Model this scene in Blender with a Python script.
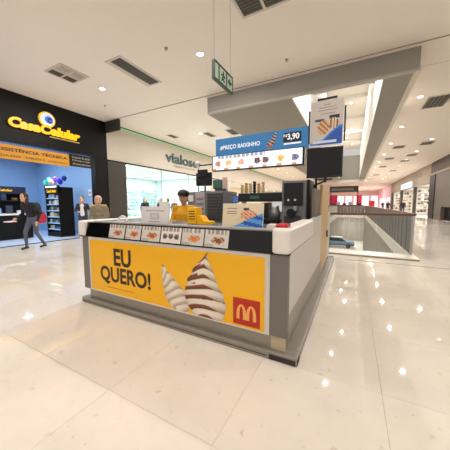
import bpy, bmesh, math, random
import numpy as np
from mathutils import Vector, Matrix
random.seed(7)
SC = bpy.context.scene
COL = SC.collection
for o in list(bpy.data.objects): bpy.data.objects.remove(o)

# ------------------------------------------------------------------ camera
F_PX, YAW, PITCH, ROLL = 240.11, math.radians(28.014), math.radians(5.019), math.radians(0.209)
EYE = Vector((0, 0, 1.40))
fw = Vector((-math.sin(YAW)*math.cos(PITCH), math.cos(YAW)*math.cos(PITCH), -math.sin(PITCH)))
rt0 = Vector((math.cos(YAW), math.sin(YAW), 0)); dn0 = fw.cross(rt0)
RT = math.cos(ROLL)*rt0 + math.sin(ROLL)*dn0
DN = -math.sin(ROLL)*rt0 + math.cos(ROLL)*dn0
cam_d = bpy.data.cameras.new('camera'); cam = bpy.data.objects.new('camera', cam_d); COL.objects.link(cam)
cam_d.sensor_width = 36; cam_d.lens = F_PX/450*36; cam_d.clip_end = 300; cam_d.clip_start = 0.05
m = Matrix.Identity(4)
for i in range(3):
    m[i][0] = RT[i]; m[i][1] = -DN[i]; m[i][2] = -fw[i]; m[i][3] = EYE[i]
cam.matrix_world = m
SC.camera = cam
SC.cycles.diffuse_bounces = 6; SC.cycles.max_bounces = 14; SC.cycles.sample_clamp_indirect = 6
def at(px, py, axis, val):
    """point where the sight line through a pixel meets the plane axis = val (a wall, floor or front face)"""
    d = RT*((px-225)/F_PX) + DN*((py-225)/F_PX) + fw
    return EYE + d*((val-EYE[axis])/d[axis])

# ------------------------------------------------------------------ world, exposure
world = bpy.data.worlds.new('world'); SC.world = world; world.use_nodes = True
bg = world.node_tree.nodes['Background']; bg.inputs[0].default_value = (1.0, 0.96, 0.90, 1); bg.inputs[1].default_value = 0.55
SC.view_settings.view_transform = 'Standard'; SC.view_settings.look = 'None'
SC.view_settings.exposure = 0.15; SC.view_settings.gamma = 1.0; SC.view_settings.use_curve_mapping = False
LAMP_W = 95.0        # each recessed mall downlight
LAMP_C = (1.0, 0.975, 0.935)

# ------------------------------------------------------------------ materials
def lin(c):
    return tuple(((v/255)/12.92 if v/255 <= .04045 else ((v/255+.055)/1.055)**2.4) for v in c)
MATS = {}
def mat(name, rgb, rough=.5, metal=0, emit=0, var=.06, scale=6, bump=0, spec=.5, coat=0, wood=False):
    if name in MATS: return MATS[name]
    M = bpy.data.materials.new(name); M.use_nodes = True; nt = M.node_tree; N = nt.nodes; L = nt.links
    b = N['Principled BSDF']; b.inputs['Roughness'].default_value = rough; b.inputs['Metallic'].default_value = metal
    b.inputs['Specular IOR Level'].default_value = spec; b.inputs['Coat Weight'].default_value = coat
    c = lin(rgb)
    tc = N.new('ShaderNodeTexCoord'); nz = N.new('ShaderNodeTexNoise'); nz.inputs['Scale'].default_value = scale; nz.inputs['Detail'].default_value = 3
    if wood:
        mp = N.new('ShaderNodeMapping'); mp.inputs['Scale'].default_value = (9, 9, .6)
        L.new(tc.outputs['Object'], mp.inputs[0]); L.new(mp.outputs[0], nz.inputs['Vector'])
    else: L.new(tc.outputs['Object'], nz.inputs['Vector'])
    mx = N.new('ShaderNodeMix'); mx.data_type = 'RGBA'
    mx.inputs[6].default_value = (*[v*(1-var) for v in c], 1); mx.inputs[7].default_value = (*[min(1, v*(1+var)) for v in c], 1)
    L.new(nz.outputs[0], mx.inputs[0]); L.new(mx.outputs[2], b.inputs['Base Color'])
    if emit:
        L.new(mx.outputs[2], b.inputs['Emission Color']); b.inputs['Emission Strength'].default_value = emit
    if bump:
        bp = N.new('ShaderNodeBump'); bp.inputs['Strength'].default_value = bump; L.new(nz.outputs[0], bp.inputs['Height']); L.new(bp.outputs[0], b.inputs['Normal'])
    MATS[name] = M; return M
def print_mat(name, emit=0, rough=.35):
    """flat print: the ink colours sit on the mesh as a colour attribute"""
    if name in MATS: return MATS[name]
    M = bpy.data.materials.new(name); M.use_nodes = True; N = M.node_tree.nodes; L = M.node_tree.links
    b = N['Principled BSDF']; b.inputs['Roughness'].default_value = rough
    a = N.new('ShaderNodeVertexColor'); a.layer_name = 'ink'
    L.new(a.outputs[0], b.inputs['Base Color'])
    if emit: L.new(a.outputs[0], b.inputs['Emission Color']); b.inputs['Emission Strength'].default_value = emit
    MATS[name] = M; return M
def glass_mat(name, tint=(1, 1, 1), rough=0.0, opaque=.06):
    if name in MATS: return MATS[name]
    M = bpy.data.materials.new(name); M.use_nodes = True; N = M.node_tree.nodes; L = M.node_tree.links
    N.remove(N['Principled BSDF']); out = N['Material Output']
    t = N.new('ShaderNodeBsdfTransparent'); t.inputs[0].default_value = (*tint, 1)
    g = N.new('ShaderNodeBsdfGlossy'); g.inputs['Roughness'].default_value = rough; g.inputs[0].default_value = (1, 1, 1, 1)
    x = N.new('ShaderNodeMixShader'); f = N.new('ShaderNodeLayerWeight'); f.inputs[0].default_value = .5; pw = N.new('ShaderNodeMath'); pw.operation = 'POWER'; pw.inputs[1].default_value = 5; ma = N.new('ShaderNodeMath'); ma.operation = 'MULTIPLY_ADD'; ma.inputs[1].default_value = .6; ma.inputs[2].default_value = .03
    L.new(f.outputs['Facing'], pw.inputs[0]); L.new(pw.outputs[0], ma.inputs[0]); L.new(ma.outputs[0], x.inputs[0]); L.new(t.outputs[0], x.inputs[1]); L.new(g.outputs[0], x.inputs[2]); L.new(x.outputs[0], out.inputs[0])
    MATS[name] = M; return M
def floor_mat(name, rgb, rough):
    M = bpy.data.materials.new(name); M.use_nodes = True; N = M.node_tree.nodes; L = M.node_tree.links
    b = N['Principled BSDF']; b.inputs['Roughness'].default_value = rough; b.inputs['Specular IOR Level'].default_value = .38
    g = N.new('ShaderNodeNewGeometry'); nz = N.new('ShaderNodeTexNoise'); nz.inputs['Scale'].default_value = 1.7; nz.inputs['Detail'].default_value = 8; nz.inputs['Roughness'].default_value = .65
    L.new(g.outputs['Position'], nz.inputs['Vector'])
    n2 = N.new('ShaderNodeTexNoise'); n2.inputs['Scale'].default_value = 14; n2.inputs['Detail'].default_value = 5; L.new(g.outputs['Position'], n2.inputs['Vector'])
    ramp = N.new('ShaderNodeValToRGB'); c = lin(rgb)
    ramp.color_ramp.elements[0].position = .32; ramp.color_ramp.elements[0].color = (*[v*.93 for v in c], 1)
    ramp.color_ramp.elements[1].position = .66; ramp.color_ramp.elements[1].color = (*[min(1, v*1.03) for v in c], 1)
    L.new(nz.outputs[0], ramp.inputs[0])
    r2 = N.new('ShaderNodeValToRGB'); r2.color_ramp.elements[0].position = .26; r2.color_ramp.elements[0].color = (.80, .76, .72, 1)
    r2.color_ramp.elements[1].position = .36; r2.color_ramp.elements[1].color = (1, 1, 1, 1); L.new(n2.outputs[0], r2.inputs[0])
    mm = N.new('ShaderNodeMix'); mm.data_type = 'RGBA'; mm.blend_type = 'MULTIPLY'; mm.inputs[0].default_value = 1
    L.new(ramp.outputs[0], mm.inputs[6]); L.new(r2.outputs[0], mm.inputs[7])
    oi = N.new('ShaderNodeObjectInfo'); mr = N.new('ShaderNodeMapRange'); mr.inputs['To Min'].default_value = .965; mr.inputs['To Max'].default_value = 1.02
    L.new(oi.outputs['Random'], mr.inputs[0])
    m3 = N.new('ShaderNodeVectorMath'); m3.operation = 'SCALE'; L.new(mm.outputs[2], m3.inputs[0]); L.new(mr.outputs[0], m3.inputs['Scale'])
    L.new(m3.outputs[0], b.inputs['Base Color'])
    MATS[name] = M; return M
PRINT = print_mat('printed_sheet'); PRINT_LIT = print_mat('backlit_print', emit=.5)
M_TILE = floor_mat('polished_cream_stone', (226, 216, 203), .028)
M_GROUT = mat('grout', (208, 196, 180), .5)
M_CEIL = mat('ceiling_plaster', (236, 227, 217), .8, var=.015, scale=2)
M_CREAM = mat('cream_fascia', (205, 196, 182), .6, var=.02)
M_BLACK = mat('black_lacquer', (13, 11, 11), .5, spec=.25)
M_GREY = mat('grey_soffit', (146, 144, 138), .7, var=.02)
M_TAUPE = mat('taupe_soffit', (144, 138, 128), .75, var=.02)
M_WHITE = mat('white_laminate', (232, 227, 220), .35, var=.02)
M_WHITEW = mat('white_paint', (226, 223, 216), .6, var=.02)
M_ALU = mat('brushed_aluminium', (158, 152, 143), .38, metal=.55, var=.05, scale=20)
M_STEEL = mat('stainless_steel', (176, 176, 176), .3, metal=.8, var=.05)
M_DGREY = mat('dark_grey_laminate', (117, 112, 107), .5)
M_LGREY = mat('light_grey_laminate', (212, 207, 201), .45, var=.02)
M_BEIGE = mat('beige_kick', (196, 180, 150), .6)
M_YEL = mat('yellow_print', (250, 186, 6), .4, var=.03, scale=2)
M_INK = mat('brown_ink', (48, 28, 18), .45)
M_RED = mat('red_print', (190, 40, 24), .4)
M_GOLD = mat('gold_print', (248, 178, 92), .4)
M_TAN = mat('tan_wood', (212, 180, 132), .5, var=.2, wood=True)
M_TAUPEP = mat('taupe_partition', (110, 103, 94), .6)
M_BPLAST = mat('black_plastic', (16, 16, 17), .35)
M_SCREEN = mat('black_screen', (8, 8, 10), .12)
M_GPLAST = mat('grey_plastic', (120, 120, 124), .45)
M_DPLAST = mat('dark_grey_plastic', (62, 62, 66), .45)
M_BLUE = mat('blue_sign_face', (44, 118, 176), .4, emit=.25)
M_WOODG = mat('grey_wood_plank', (160, 151, 138), .55, var=.16, wood=True)
M_WOODD = mat('dark_grey_wood_plank', (100, 94, 86), .5, var=.16, wood=True)
M_RAIL = mat('brown_wood_rail', (98, 66, 50), .45, var=.2)
M_SLAB = mat('white_slab_edge', (226, 220, 210), .4, var=.16, scale=9)
M_GLASS = glass_mat('clear_glass', (.93, .95, .94))
M_SHOPGLASS = glass_mat('shop_window_glass', (.95, .98, .97))
M_BLUEW = mat('blue_shop_wall', (138, 170, 206), .6, var=.04)
M_SHOPFL = mat('pale_shop_floor', (196, 212, 232), .2, var=.03)
M_LAMP = mat('lamp_diffuser', (255, 240, 215), .5, emit=14, var=0)
M_LAMPC = mat('cool_lamp_diffuser', (225, 240, 255), .5, emit=9, var=0)
M_GREEN = mat('green_led_strip', (120, 205, 140), .5, emit=.45, var=0)
M_SIGNY = mat('yellow_lit_letters', (250, 190, 10), .4, emit=.45, var=.03)
M_VENT = mat('vent_grille', (84, 78, 72), .5)
M_VENTD = mat('painted_recess_shade', (52, 47, 43), .7)  # dark tone stands for the shade inside recesses
M_VENTF = mat('vent_flange', (206, 196, 182), .5)
M_PALE = mat('pale_shop_wall', (212, 228, 226), .6, var=.04)
M_OLIVE = mat('dark_olive_column', (64, 58, 49), .5)

# ------------------------------------------------------------------ mesh helpers
def link(o, parent=None):
    COL.objects.link(o)
    if parent is not None: o.parent = parent
    return o
def tag(o, label=None, cat=None, group=None, kind=None):
    if label: o['label'] = label
    if cat: o['category'] = cat
    if group: o['group'] = group
    if kind: o['kind'] = kind
    return o
def empty(name, loc=(0, 0, 0), rz=0, **k):
    o = bpy.data.objects.new(name, None); o.empty_display_size = .1; link(o); o.location = loc; o.rotation_euler = (0, 0, rz)
    return tag(o, **k)
class MB:
    def __init__(s): s.v = []; s.f = []; s.m = []; s.sm = []
    def add(s, vs, fs, mi=0, smooth=False):
        n = len(s.v); s.v += [tuple(v) for v in vs]
        for f in fs: s.f.append([i+n for i in f]); s.m.append(mi); s.sm.append(smooth)
        return s
    def box(s, x0, x1, y0, y1, z0, z1, mi=0):
        vs = [(x, y, z) for z in (z0, z1) for y in (y0, y1) for x in (x0, x1)]
        return s.add(vs, [(0, 2, 3, 1), (4, 5, 7, 6), (0, 1, 5, 4), (2, 6, 7, 3), (0, 4, 6, 2), (1, 3, 7, 5)], mi)
    def cyl(s, p0, p1, r0, r1=None, n=16, mi=0, caps=True):
        r1 = r0 if r1 is None else r1
        p0 = Vector(p0); p1 = Vector(p1); d = (p1-p0).normalized()
        a = d.orthogonal().normalized(); b = d.cross(a)
        vs = [p0+(a*math.cos(t)+b*math.sin(t))*r0 for t in [2*math.pi*i/n for i in range(n)]] + [p1+(a*math.cos(t)+b*math.sin(t))*r1 for t in [2*math.pi*i/n for i in range(n)]]
        s.add(vs, [(i, (i+1) % n, n+(i+1) % n, n+i) for i in range(n)], mi, True)
        if caps:
            s.add(vs[:n], [tuple(reversed(range(n)))], mi); s.add(vs[n:], [tuple(range(n))], mi)
        return s
    def lathe(s, cx, cy, prof, n=20, mi=0):
        vs = []; k = len(prof)
        for i in range(n):
            t = 2*math.pi*i/n
            vs += [(cx+r*math.cos(t), cy+r*math.sin(t), z) for r, z in prof]
        fs = [(i*k+j, ((i+1) % n)*k+j, ((i+1) % n)*k+j+1, i*k+j+1) for i in range(n) for j in range(k-1)]
        return s.add(vs, fs, mi, True)
    def prism(s, poly, axis, a, b, mi=0):
        """extrude a 2-D polygon along an axis ('x','y' or 'z') from a to b"""
        def P(u, v, w): return {'x': (w, u, v), 'y': (u, w, v), 'z': (u, v, w)}[axis]
        n = len(poly); vs = [P(u, v, a) for u, v in poly] + [P(u, v, b) for u, v in poly]
        return s.add(vs, [tuple(range(n)), tuple(range(2*n-1, n-1, -1))] + [(i, i+n, (i+1) % n+n, (i+1) % n) for i in range(n)], mi)
    def ball(s, c, r, n=12, mi=0):
        r = (r, r, r) if not hasattr(r, '__len__') else r
        vs = [(c[0], c[1], c[2]+r[2])]; k = n//2
        for j in range(1, k):
            ph = math.pi*j/k
            vs += [(c[0]+r[0]*math.sin(ph)*math.cos(2*math.pi*i/n), c[1]+r[1]*math.sin(ph)*math.sin(2*math.pi*i/n), c[2]+r[2]*math.cos(ph)) for i in range(n)]
        vs.append((c[0], c[1], c[2]-r[2])); fs = [(0, 1+i, 1+(i+1) % n) for i in range(n)]
        for j in range(k-2): fs += [(1+j*n+i, 1+(j+1)*n+i, 1+(j+1)*n+(i+1) % n, 1+j*n+(i+1) % n) for i in range(n)]
        b = 1+(k-2)*n; fs += [(b+i, len(vs)-1, b+(i+1) % n) for i in range(n)]
        return s.add(vs, fs, mi, True)
    def tube(s, pts, r, n=8, mi=0):
        for a, b in zip(pts[:-1], pts[1:]): s.cyl(a, b, r, n=n, mi=mi)
        return s
    def build(s, name, mats, parent=None, bevel=0, seg=2, fix=True, **k):
        me = bpy.data.meshes.new(name); me.from_pydata(s.v, [], s.f); me.update()
        for p, mi, sm in zip(me.polygons, s.m, s.sm): p.material_index = mi; p.use_smooth = sm
        for mm in (mats if isinstance(mats, (list, tuple)) else [mats]): me.materials.append(mm)
        if fix:
            bm = bmesh.new(); bm.from_mesh(me); bmesh.ops.recalc_face_normals(bm, faces=bm.faces)
            if bevel:
                bmesh.ops.remove_doubles(bm, verts=bm.verts, dist=1e-5)
                es = [e for e in bm.edges if len(e.link_faces) == 2 and e.calc_face_angle(0) > .6]
                bmesh.ops.bevel(bm, geom=es, offset=bevel, segments=seg, affect='EDGES', profile=.5, clamp_overlap=True)
            bm.to_mesh(me); bm.free()
        o = bpy.data.objects.new(name, me); link(o, parent)
        return tag(o, **k)
def box(name, x0, x1, y0, y1, z0, z1, mt, parent=None, bevel=0, **k):
    return MB().box(min(x0, x1), max(x0, x1), min(y0, y1), max(y0, y1), min(z0, z1), max(z0, z1)).build(name, mt, parent, bevel, **k)
def frame_of(origin, xd, yd):
    xd = Vector(xd).normalized(); yd = Vector(yd).normalized(); zd = xd.cross(yd)
    M4 = Matrix.Identity(4)
    for i in range(3): M4[i][0] = xd[i]; M4[i][1] = yd[i]; M4[i][2] = zd[i]; M4[i][3] = origin[i]
    return M4
def lettering(name, s, w, h, mt, parent, origin, xd, yd, bold=.02, depth=.0, shear=0, label=None):
    """raised or printed letters, centred on origin, w wide and h high"""
    cu = bpy.data.curves.new(name, 'FONT'); cu.body = s; cu.size = 1; cu.offset = bold; cu.extrude = .0001; cu.resolution_u = 3; cu.align_x = 'CENTER'; cu.shear = shear
    t = bpy.data.objects.new('tmp_text', cu); COL.objects.link(t)
    dg = bpy.context.evaluated_depsgraph_get(); me = bpy.data.meshes.new_from_object(t.evaluated_get(dg))
    bpy.data.objects.remove(t); bpy.data.curves.remove(cu)
    co = np.empty(len(me.vertices)*3); me.vertices.foreach_get('co', co); co = co.reshape(-1, 3)
    lo = co.min(0); hi = co.max(0)
    co[:, 0] = (co[:, 0]-(lo[0]+hi[0])/2)*w/(hi[0]-lo[0]); co[:, 1] = (co[:, 1]-(lo[1]+hi[1])/2)*h/(hi[1]-lo[1])
    co[:, 2] = np.where(co[:, 2] > 0, max(depth, .001), 0)
    me.vertices.foreach_set('co', co.ravel()); me.transform(frame_of(origin, xd, yd)); me.update(); me.materials.clear(); me.materials.append(mt); me.name = name
    o = bpy.data.objects.new(name, me); link(o, parent)
    if label: o['label'] = label
    return o
def sheet(name, w, h, nx, ny, fn, parent, origin, xd, yd, mt=None, back=.004, label=None, **k):
    """a thin printed sheet whose ink colour is fn(u, v) in 0..1; None cuts the sheet away"""
    M4 = frame_of(origin, xd, yd); vs = []; fs = []; cols = []
    for j in range(ny):
        for i in range(nx):
            c = fn((i+.5)/nx, (j+.5)/ny)
            if c is None: continue
            n = len(vs)
            for a, b in ((0, 0), (1, 0), (1, 1), (0, 1)): vs.append(M4 @ Vector((((i+a)/nx-.5)*w, ((j+b)/ny-.5)*h, back)))
            fs.append((n, n+1, n+2, n+3)); cols.append(c)
    me = bpy.data.meshes.new(name); me.from_pydata(vs, [], fs); me.update()
    at_ = me.color_attributes.new('ink', 'FLOAT_COLOR', 'CORNER')
    arr = np.repeat(np.array([(*lin(c), 1) for c in cols], dtype=np.float32), 4, axis=0); at_.data.foreach_set('color', arr.ravel())
    me.materials.append(mt or PRINT)
    bm = bmesh.new(); bm.from_mesh(me); bmesh.ops.remove_doubles(bm, verts=bm.verts, dist=1e-6); bm.to_mesh(me); bm.free()
    o = bpy.data.objects.new(name, me); link(o, parent)
    if label: o['label'] = label
    return tag(o, **k)
def copy_tree(o, parent=None):
    c = o.copy(); COL.objects.link(c); c.parent = parent
    for ch in list(o.children): copy_tree(ch, c)
    return c
ORD = ['first', 'second', 'third', 'fourth', 'fifth', 'sixth', 'seventh', 'eighth', 'ninth', 'tenth', 'eleventh', 'twelfth', 'thirteenth', 'fourteenth', 'fifteenth', 'sixteenth']
XD, YD, ZD = Vector((1, 0, 0)), Vector((0, 1, 0)), Vector((0, 0, 1))

# ================================================================== THE HALL
WL, WR, H1, H0 = -10.07, 6.35, 5.118, 4.53          # side walls, ceiling, underside of the dropped frame
YN, YF = -9.0, 84.0                                  # behind the camera, far end of the mall
WX0, WX1, WY0, WY1 = -1.9, 1.38, 7.75, 36.5         # floor well down to the lower level

# ---- floor: slab with the well left open, stone tiles laid on it
floor = empty('floor', kind='structure')
sl = MB()
for a in ((WL-.3, WX0, YN, YF), (WX1, WR+.3, YN, YF), (WX0, WX1, YN, WY0), (WX0, WX1, WY1, YF)): sl.box(a[0], a[1], a[2], a[3], -.35, -.012)
sl.build('slab', M_GROUT, floor)
TS = .91; G = .0009
tile_me = None; spots = []
nx0 = math.floor((WL+3.4)/TS); nx1 = math.ceil((WR+3.4)/TS)
CURB = (WX0-.2, 1.47, 7.22, WY1+.3)
for j in range(int((YN-2.0)//TS), int((YF-2.0)//TS)):
    for i in range(nx0, nx1):
        x0, y0 = -3.4+i*TS, 2.0+j*TS; x0c, x1c = max(x0, WL), min(x0+TS, WR)
        if x1c-x0c < .02: continue
        rects = [(x0c, x1c, y0, y0+TS)]
        if x1c > CURB[0] and x0c < CURB[1] and y0+TS > CURB[2] and y0 < CURB[3]:
            rects = []
            if x0c < CURB[0]: rects.append((x0c, CURB[0], y0, y0+TS))
            if x1c > CURB[1]: rects.append((CURB[1], x1c, y0, y0+TS))
            xa, xb = max(x0c, CURB[0]), min(x1c, CURB[1])
            if y0 < CURB[2]: rects.append((xa, xb, y0, CURB[2]))
            if y0+TS > CURB[3]: rects.append((xa, xb, CURB[3], y0+TS))
        spots += rects
def in_view(r):
    c = Vector(((r[0]+r[1])/2, (r[2]+r[3])/2, 0))-EYE; dz = c.dot(fw)
    return dz > .3 and abs(c.dot(RT)/dz) < 1.08 and abs(c.dot(DN)/dz) < 1.2
spots.sort(key=lambda r: (not in_view(r), ((r[0]+r[1])/2)**2+((r[2]+r[3])/2)**2))
cache = {}
rest = MB()
for n, (x0, x1, y0, y1) in enumerate(spots):
    w, h = x1-x0, y1-y0
    if n < 290:
        key = (round(w, 3), round(h, 3))
        if key not in cache:
            o = MB().box(-w/2+G, w/2-G, -h/2+G, h/2-G, -.012, 0).build('tile', M_TILE, floor); cache[key] = o.data
        else:
            o = bpy.data.objects.new('tile', cache[key]); link(o, floor)
        o.location = ((x0+x1)/2, (y0+y1)/2, 0)
    else: rest.box(x0+G, x1-G, y0+G, y1-G, -.012, 0)
rest.build('distant_tiles', M_TILE, floor, kind='stuff')
box('expansion_strip', -.37, WR, 6.64, 6.675, -.01, .003, mat('dark_joint_metal', (96, 84, 72), .4, metal=.5), floor)
# curb around the well
cb = MB()
cb.box(CURB[0], CURB[1], CURB[2], WY0+.1, -.012, .05).box(CURB[0], WX0, WY0, WY1, -.012, .05).box(WX1+.01, CURB[1], WY0+.1, WY1, -.012, .05)
cb.build('trim_1', M_SLAB, kind='structure')
box('curb_shadow_strip', CURB[0]+.1, CURB[1]+.002, CURB[2]-.004, CURB[2]+.01, 0, .03, mat('taupe_curb_shade', (150, 134, 114), .5), bpy.data.objects['trim_1'])  # darker strip painted as the shade along the curb foot

# ---- lower level seen down the well
low = empty('wall_lower', kind='structure')
box('slab_edge', WX1-.05, WX1+.05, WY0+.02, WY1-.03, -.34, -.002, M_SLAB, low)
k = 0; y = WY0
while y < WY1-.05:
    o = box('plank', WX1-.03 if k % 2 else WX1-.045, WX1+.02, y, y+.345, -5, -.341, M_WOODG, low); y += .36; k += 1
box('near_face', WX0, WX1-.05, WY0-.03, WY0+.02, -5, -.001, M_WOODG, low)
box('far_slab_edge', WX0, WX1, WY1-.03, WY1+.05, -.5, -.001, M_SLAB, low)
box('side_face', WX0-.05, WX0+.03, WY0+.02, WY1-.03, -.5, -.001, M_SLAB, low)
box('side_wall', -14, -13.8, 5, 47, -5, -.36, M_WHITEW, low)
lw = MB(); lw.box(-14, 12, 5, 50, -5.1, -5); lw.build('floor_lower', mat('lower_stone', (215, 210, 202), .2), kind='structure')
for i in range(22): box('plank', -9+i*.78, -9+i*.78+.75, 47, 47.1, -5, -.4, M_WOODG, low)
box('lower_ceiling', -14, 12, WY1+.06, 47, -.5, -.36, M_CEIL, low)

# ---- guard rails around the well
gd = empty('guard_rail', (0, WY0, 0), label='glass guard with brown wooden handrail across the near end of floor well', cat='railing')
def part(o, th):
    o.parent = th; o.matrix_parent_inverse = Matrix.Translation(th.location).inverted() if th.rotation_euler.z == 0 else th.matrix_basis.inverted(); return o
part(MB().box(WX0, 1.44, WY0-.02, WY0+.07, 1.07, 1.14).build('handrail', M_RAIL, None, .012), gd)
for i in range(4):
    x0 = WX0+.05+i*.82
    part(box('glass_pane', x0, x0+.78, WY0+.02, WY0+.032, .05, 1.07, M_GLASS), gd)
for x in (WX0, 1.36): part(MB().box(x, x+.05, WY0, WY0+.05, .05, 1.07).build('post', M_STEEL), gd)
g2 = empty('guard_rail', (WX1+.04, 20, 0), label='grey plank guard with brown handrail along the aisle side of floor well', cat='railing')
part(MB().box(WX1, WX1+.09, WY0+.1, WY1, 1.07, 1.14).build('handrail', M_RAIL, None, .012), g2)
y = WY0+.12; k = 0
while y < WY1-.05:
    part(box('plank', WX1+(.012 if k % 2 else .002), WX1+.05, y, y+.33, .05, 1.07, M_WOODD), g2); y += .345; k += 1
g3 = empty('guard_rail', (0, WY1, 0), label='far brown-railed guard closing the end of floor well', cat='railing')
part(MB().box(WX0, 1.44, WY1, WY1+.09, 1.07, 1.14).build('handrail', M_RAIL), g3)
for i in range(8): part(box('plank', WX0+i*.41, WX0+i*.41+.395, WY1+.02, WY1+.05, .0, 1.07, M_WOODD), g3)
g4 = empty('guard_rail', (WX0-.05, 20, 0), label='plank guard of floor well on the side hidden by the kiosk', cat='railing')
part(MB().box(WX0-.09, WX0, WY0+.1, WY1, 1.07, 1.14).build('handrail', M_RAIL), g4)
for i in range(26): part(box('plank', WX0-.05, WX0-.015, WY0+.1+i*1.1, WY0+.1+i*1.1+1.085, .05, 1.07, M_WOODG), g4)

# ---- ceiling with the dropped frame and atrium opening
AX0, AX1 = -1.75, .56          # atrium opening
FX0, FX1, FY0, FY1 = -4.62, 1.27, 7.41, 36.0
ceil = empty('ceiling', kind='structure')
cl = MB()
for a in ((WL-.3, FX0+.1, YN, YF), (FX1-.1, WR+.3, YN, YF), (FX0+.1, FX1-.1, YN, FY0+.1), (FX0+.1, FX1-.1, FY1, YF)): cl.box(a[0], a[1], a[2], a[3], H1, H1+.2)
cl.build('plaster', M_CEIL, ceil)
M_JOINT = mat('ceiling_joint', (160, 148, 134), .7)
box('joint', WL, WR, 7.33, 7.37, H1-.012, H1+.01, M_JOINT, ceil)
box('joint', FX1, WR, 8.62, 8.635, H1-.002, H1+.01, M_JOINT, ceil)
fr = empty('beam_frame', kind='structure')
box('front_face', FX0, FX1, FY0, FY0+.1, H0+.045, H1, M_GREY, fr)
box('front_top_lip', FX0, FX1+.02, FY0-.05, FY0+.03, H1-.05, H1, M_CEIL, fr)
box('front_lip', FX0, FX1+.01, FY0-.012, FY0+.11, H0, H0+.045, mat('pale_lip', (170, 166, 158), .6), fr)
box('side_face', FX0, FX0+.1, FY0+.1, FY1, H0, H1, M_GREY, fr)
box('side_face', FX1-.1, FX1, FY0+.1, FY1, H0, H1, M_CREAM, fr)
box('underside', FX0+.1, AX0, FY0+.11, FY1, H0, H0+.06, M_TAUPE, fr)
box('underside', AX1, FX1-.1, FY0+.11, FY1, H0, H0+.06, M_TAUPE, fr)
box('edge_trim', FX1-.06, FX1+.03, FY0, FY1, H0-.02, H0+.02, M_CREAM, fr)
AH = 8.3; AL = 6.2; AYS = 11.6
box('opening_wall', AX0-.1, AX0, FY0+.11, FY1, H0+.06, AH, M_WHITEW, fr)
box('opening_wall', AX1, AX1+.1, FY0+.11, FY1, H0+.06, AH, M_WHITEW, fr)
box('opening_wall', AX0, AX1, FY0+.11, FY0+.2, H0+.06, AH, M_GREY, fr)
box('far_face', AX0, AX1, FY1-.1, FY1, H0, 7.6, M_GREY, fr)
box('far_beam', FX0, FX1, FY1, FY1+.6, H0-.25, H0+.05, M_WHITEW, fr)
box('upper_ceiling', AX0-.1, AX1+.1, FY0, AYS, AL, AL+.1, M_TAUPE, fr)
box('upper_ceiling', AX0-.1, AX1+.1, AYS, FY1+.2, AH+.2, AH+.3, M_CEIL, fr)
box('upper_step', AX0, AX1, AYS, AYS+.1, AL, AH+.2, M_WHITEW, fr)
for k in range(4): box('cross_beam', AX0, AX1, 18.5+k*4.2, 18.9+k*4.2, AH-.05, AH+.2, M_WHITEW, fr)

# ---- downlights
def downlight(x, y, z, label, group, power=LAMP_W, r=.085, warm=True):
    t = empty('ceiling_downlight', (x, y, z), label=label, cat='light', group=group)
    MB().lathe(0, 0, [(r+.03, -.001), (r+.028, -.012), (r, -.014), (r-.006, .0)], 20).build('trim_ring', M_WHITEW, t)
    MB().lathe(0, 0, [(0, -.004), (r-.004, -.004)], 20).build('diffuser', M_LAMP if warm else M_LAMPC, t, fix=False)
    if power:
        ld = bpy.data.lights.new('lamp', 'AREA'); ld.shape = 'DISK'; ld.size = .12; ld.energy = power; ld.color = LAMP_C if warm else (.8, .9, 1)
        lo = bpy.data.objects.new('lamp', ld); link(lo, t); lo.location = (0, 0, -.03)
    return t
GL = 'round recessed downlights of the mall ceiling'
for x, nm in ((-7.29, 'nearer the dark phone shop'), (-3.5, 'above the yellow kiosk front')):
    downlight(x, 5.3, H1, 'bright round downlight in cream ceiling '+nm, GL)
for yi, y in enumerate((1.55, -2.2, -6)):
    for xi, x in enumerate((-7.29, -3.5, .28, 4.1)): downlight(x, y, H1, f'round ceiling downlight overhead, {ORD[xi]} across in {ORD[yi]} row outside the picture', 'downlights outside the picture', LAMP_W*.42)
downlight(3.9, 5.3, H1, 'unseen round downlight added over the open aisle nearest the viewer', GL)  # unseen lamp added for the light it gives the near hall
for k in range(12):
    y = 10.97+3.75*k
    downlight(1.94, y, H1, f'round downlight, {ORD[k]} from grey beam in the row beside dropped frame', GL, LAMP_W*(.8 if k < 6 else 1.5 if k % 2 == 0 else 0))
    if k >= 1: downlight(3.88, y-.2, H1, f'round downlight, {ORD[k]} from grey beam in aisle row nearer the shops', GL, LAMP_W if k % 2 == 0 else 0)
    if k < 8: downlight(-7.29, y, H1, f'round downlight, {ORD[k]} behind grey beam on the white shop side', GL, LAMP_W*1.2)
for k in range(6): downlight(-.9+.5*(k % 2), 16.6+k*3.3, AH+.2, f'small downlight, {ORD[k]} in raised atrium ceiling', 'atrium downlights', LAMP_W*.7)
for k in range(2): downlight(-.75, 8.5+k*1.9, AL, f'small downlight, {ORD[k]} added in low part of atrium ceiling', 'atrium downlights', LAMP_W*.55)  # lamps added to brighten the left wall of the opening
for k in range(4): downlight(-4.0, 11+k*7, -.36, f'lower level downlight, {ORD[k]} added beneath slab to light the well', 'lower level downlights', LAMP_W*2.2)  # unseen lamps added under the slab to light the plank wall
for k in range(3): downlight(2.0+k*1.5-6*(k == 2), 64+k*5, H1, f'far downlight, {ORD[k]} toward the pink end of aisle', GL, LAMP_W*3)
for k in range(3): downlight(-.2, 39+k*2.6, -.5, f'lower level downlight, {ORD[k]} beneath the far slab', 'lower level downlights', LAMP_W*1.6)

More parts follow.
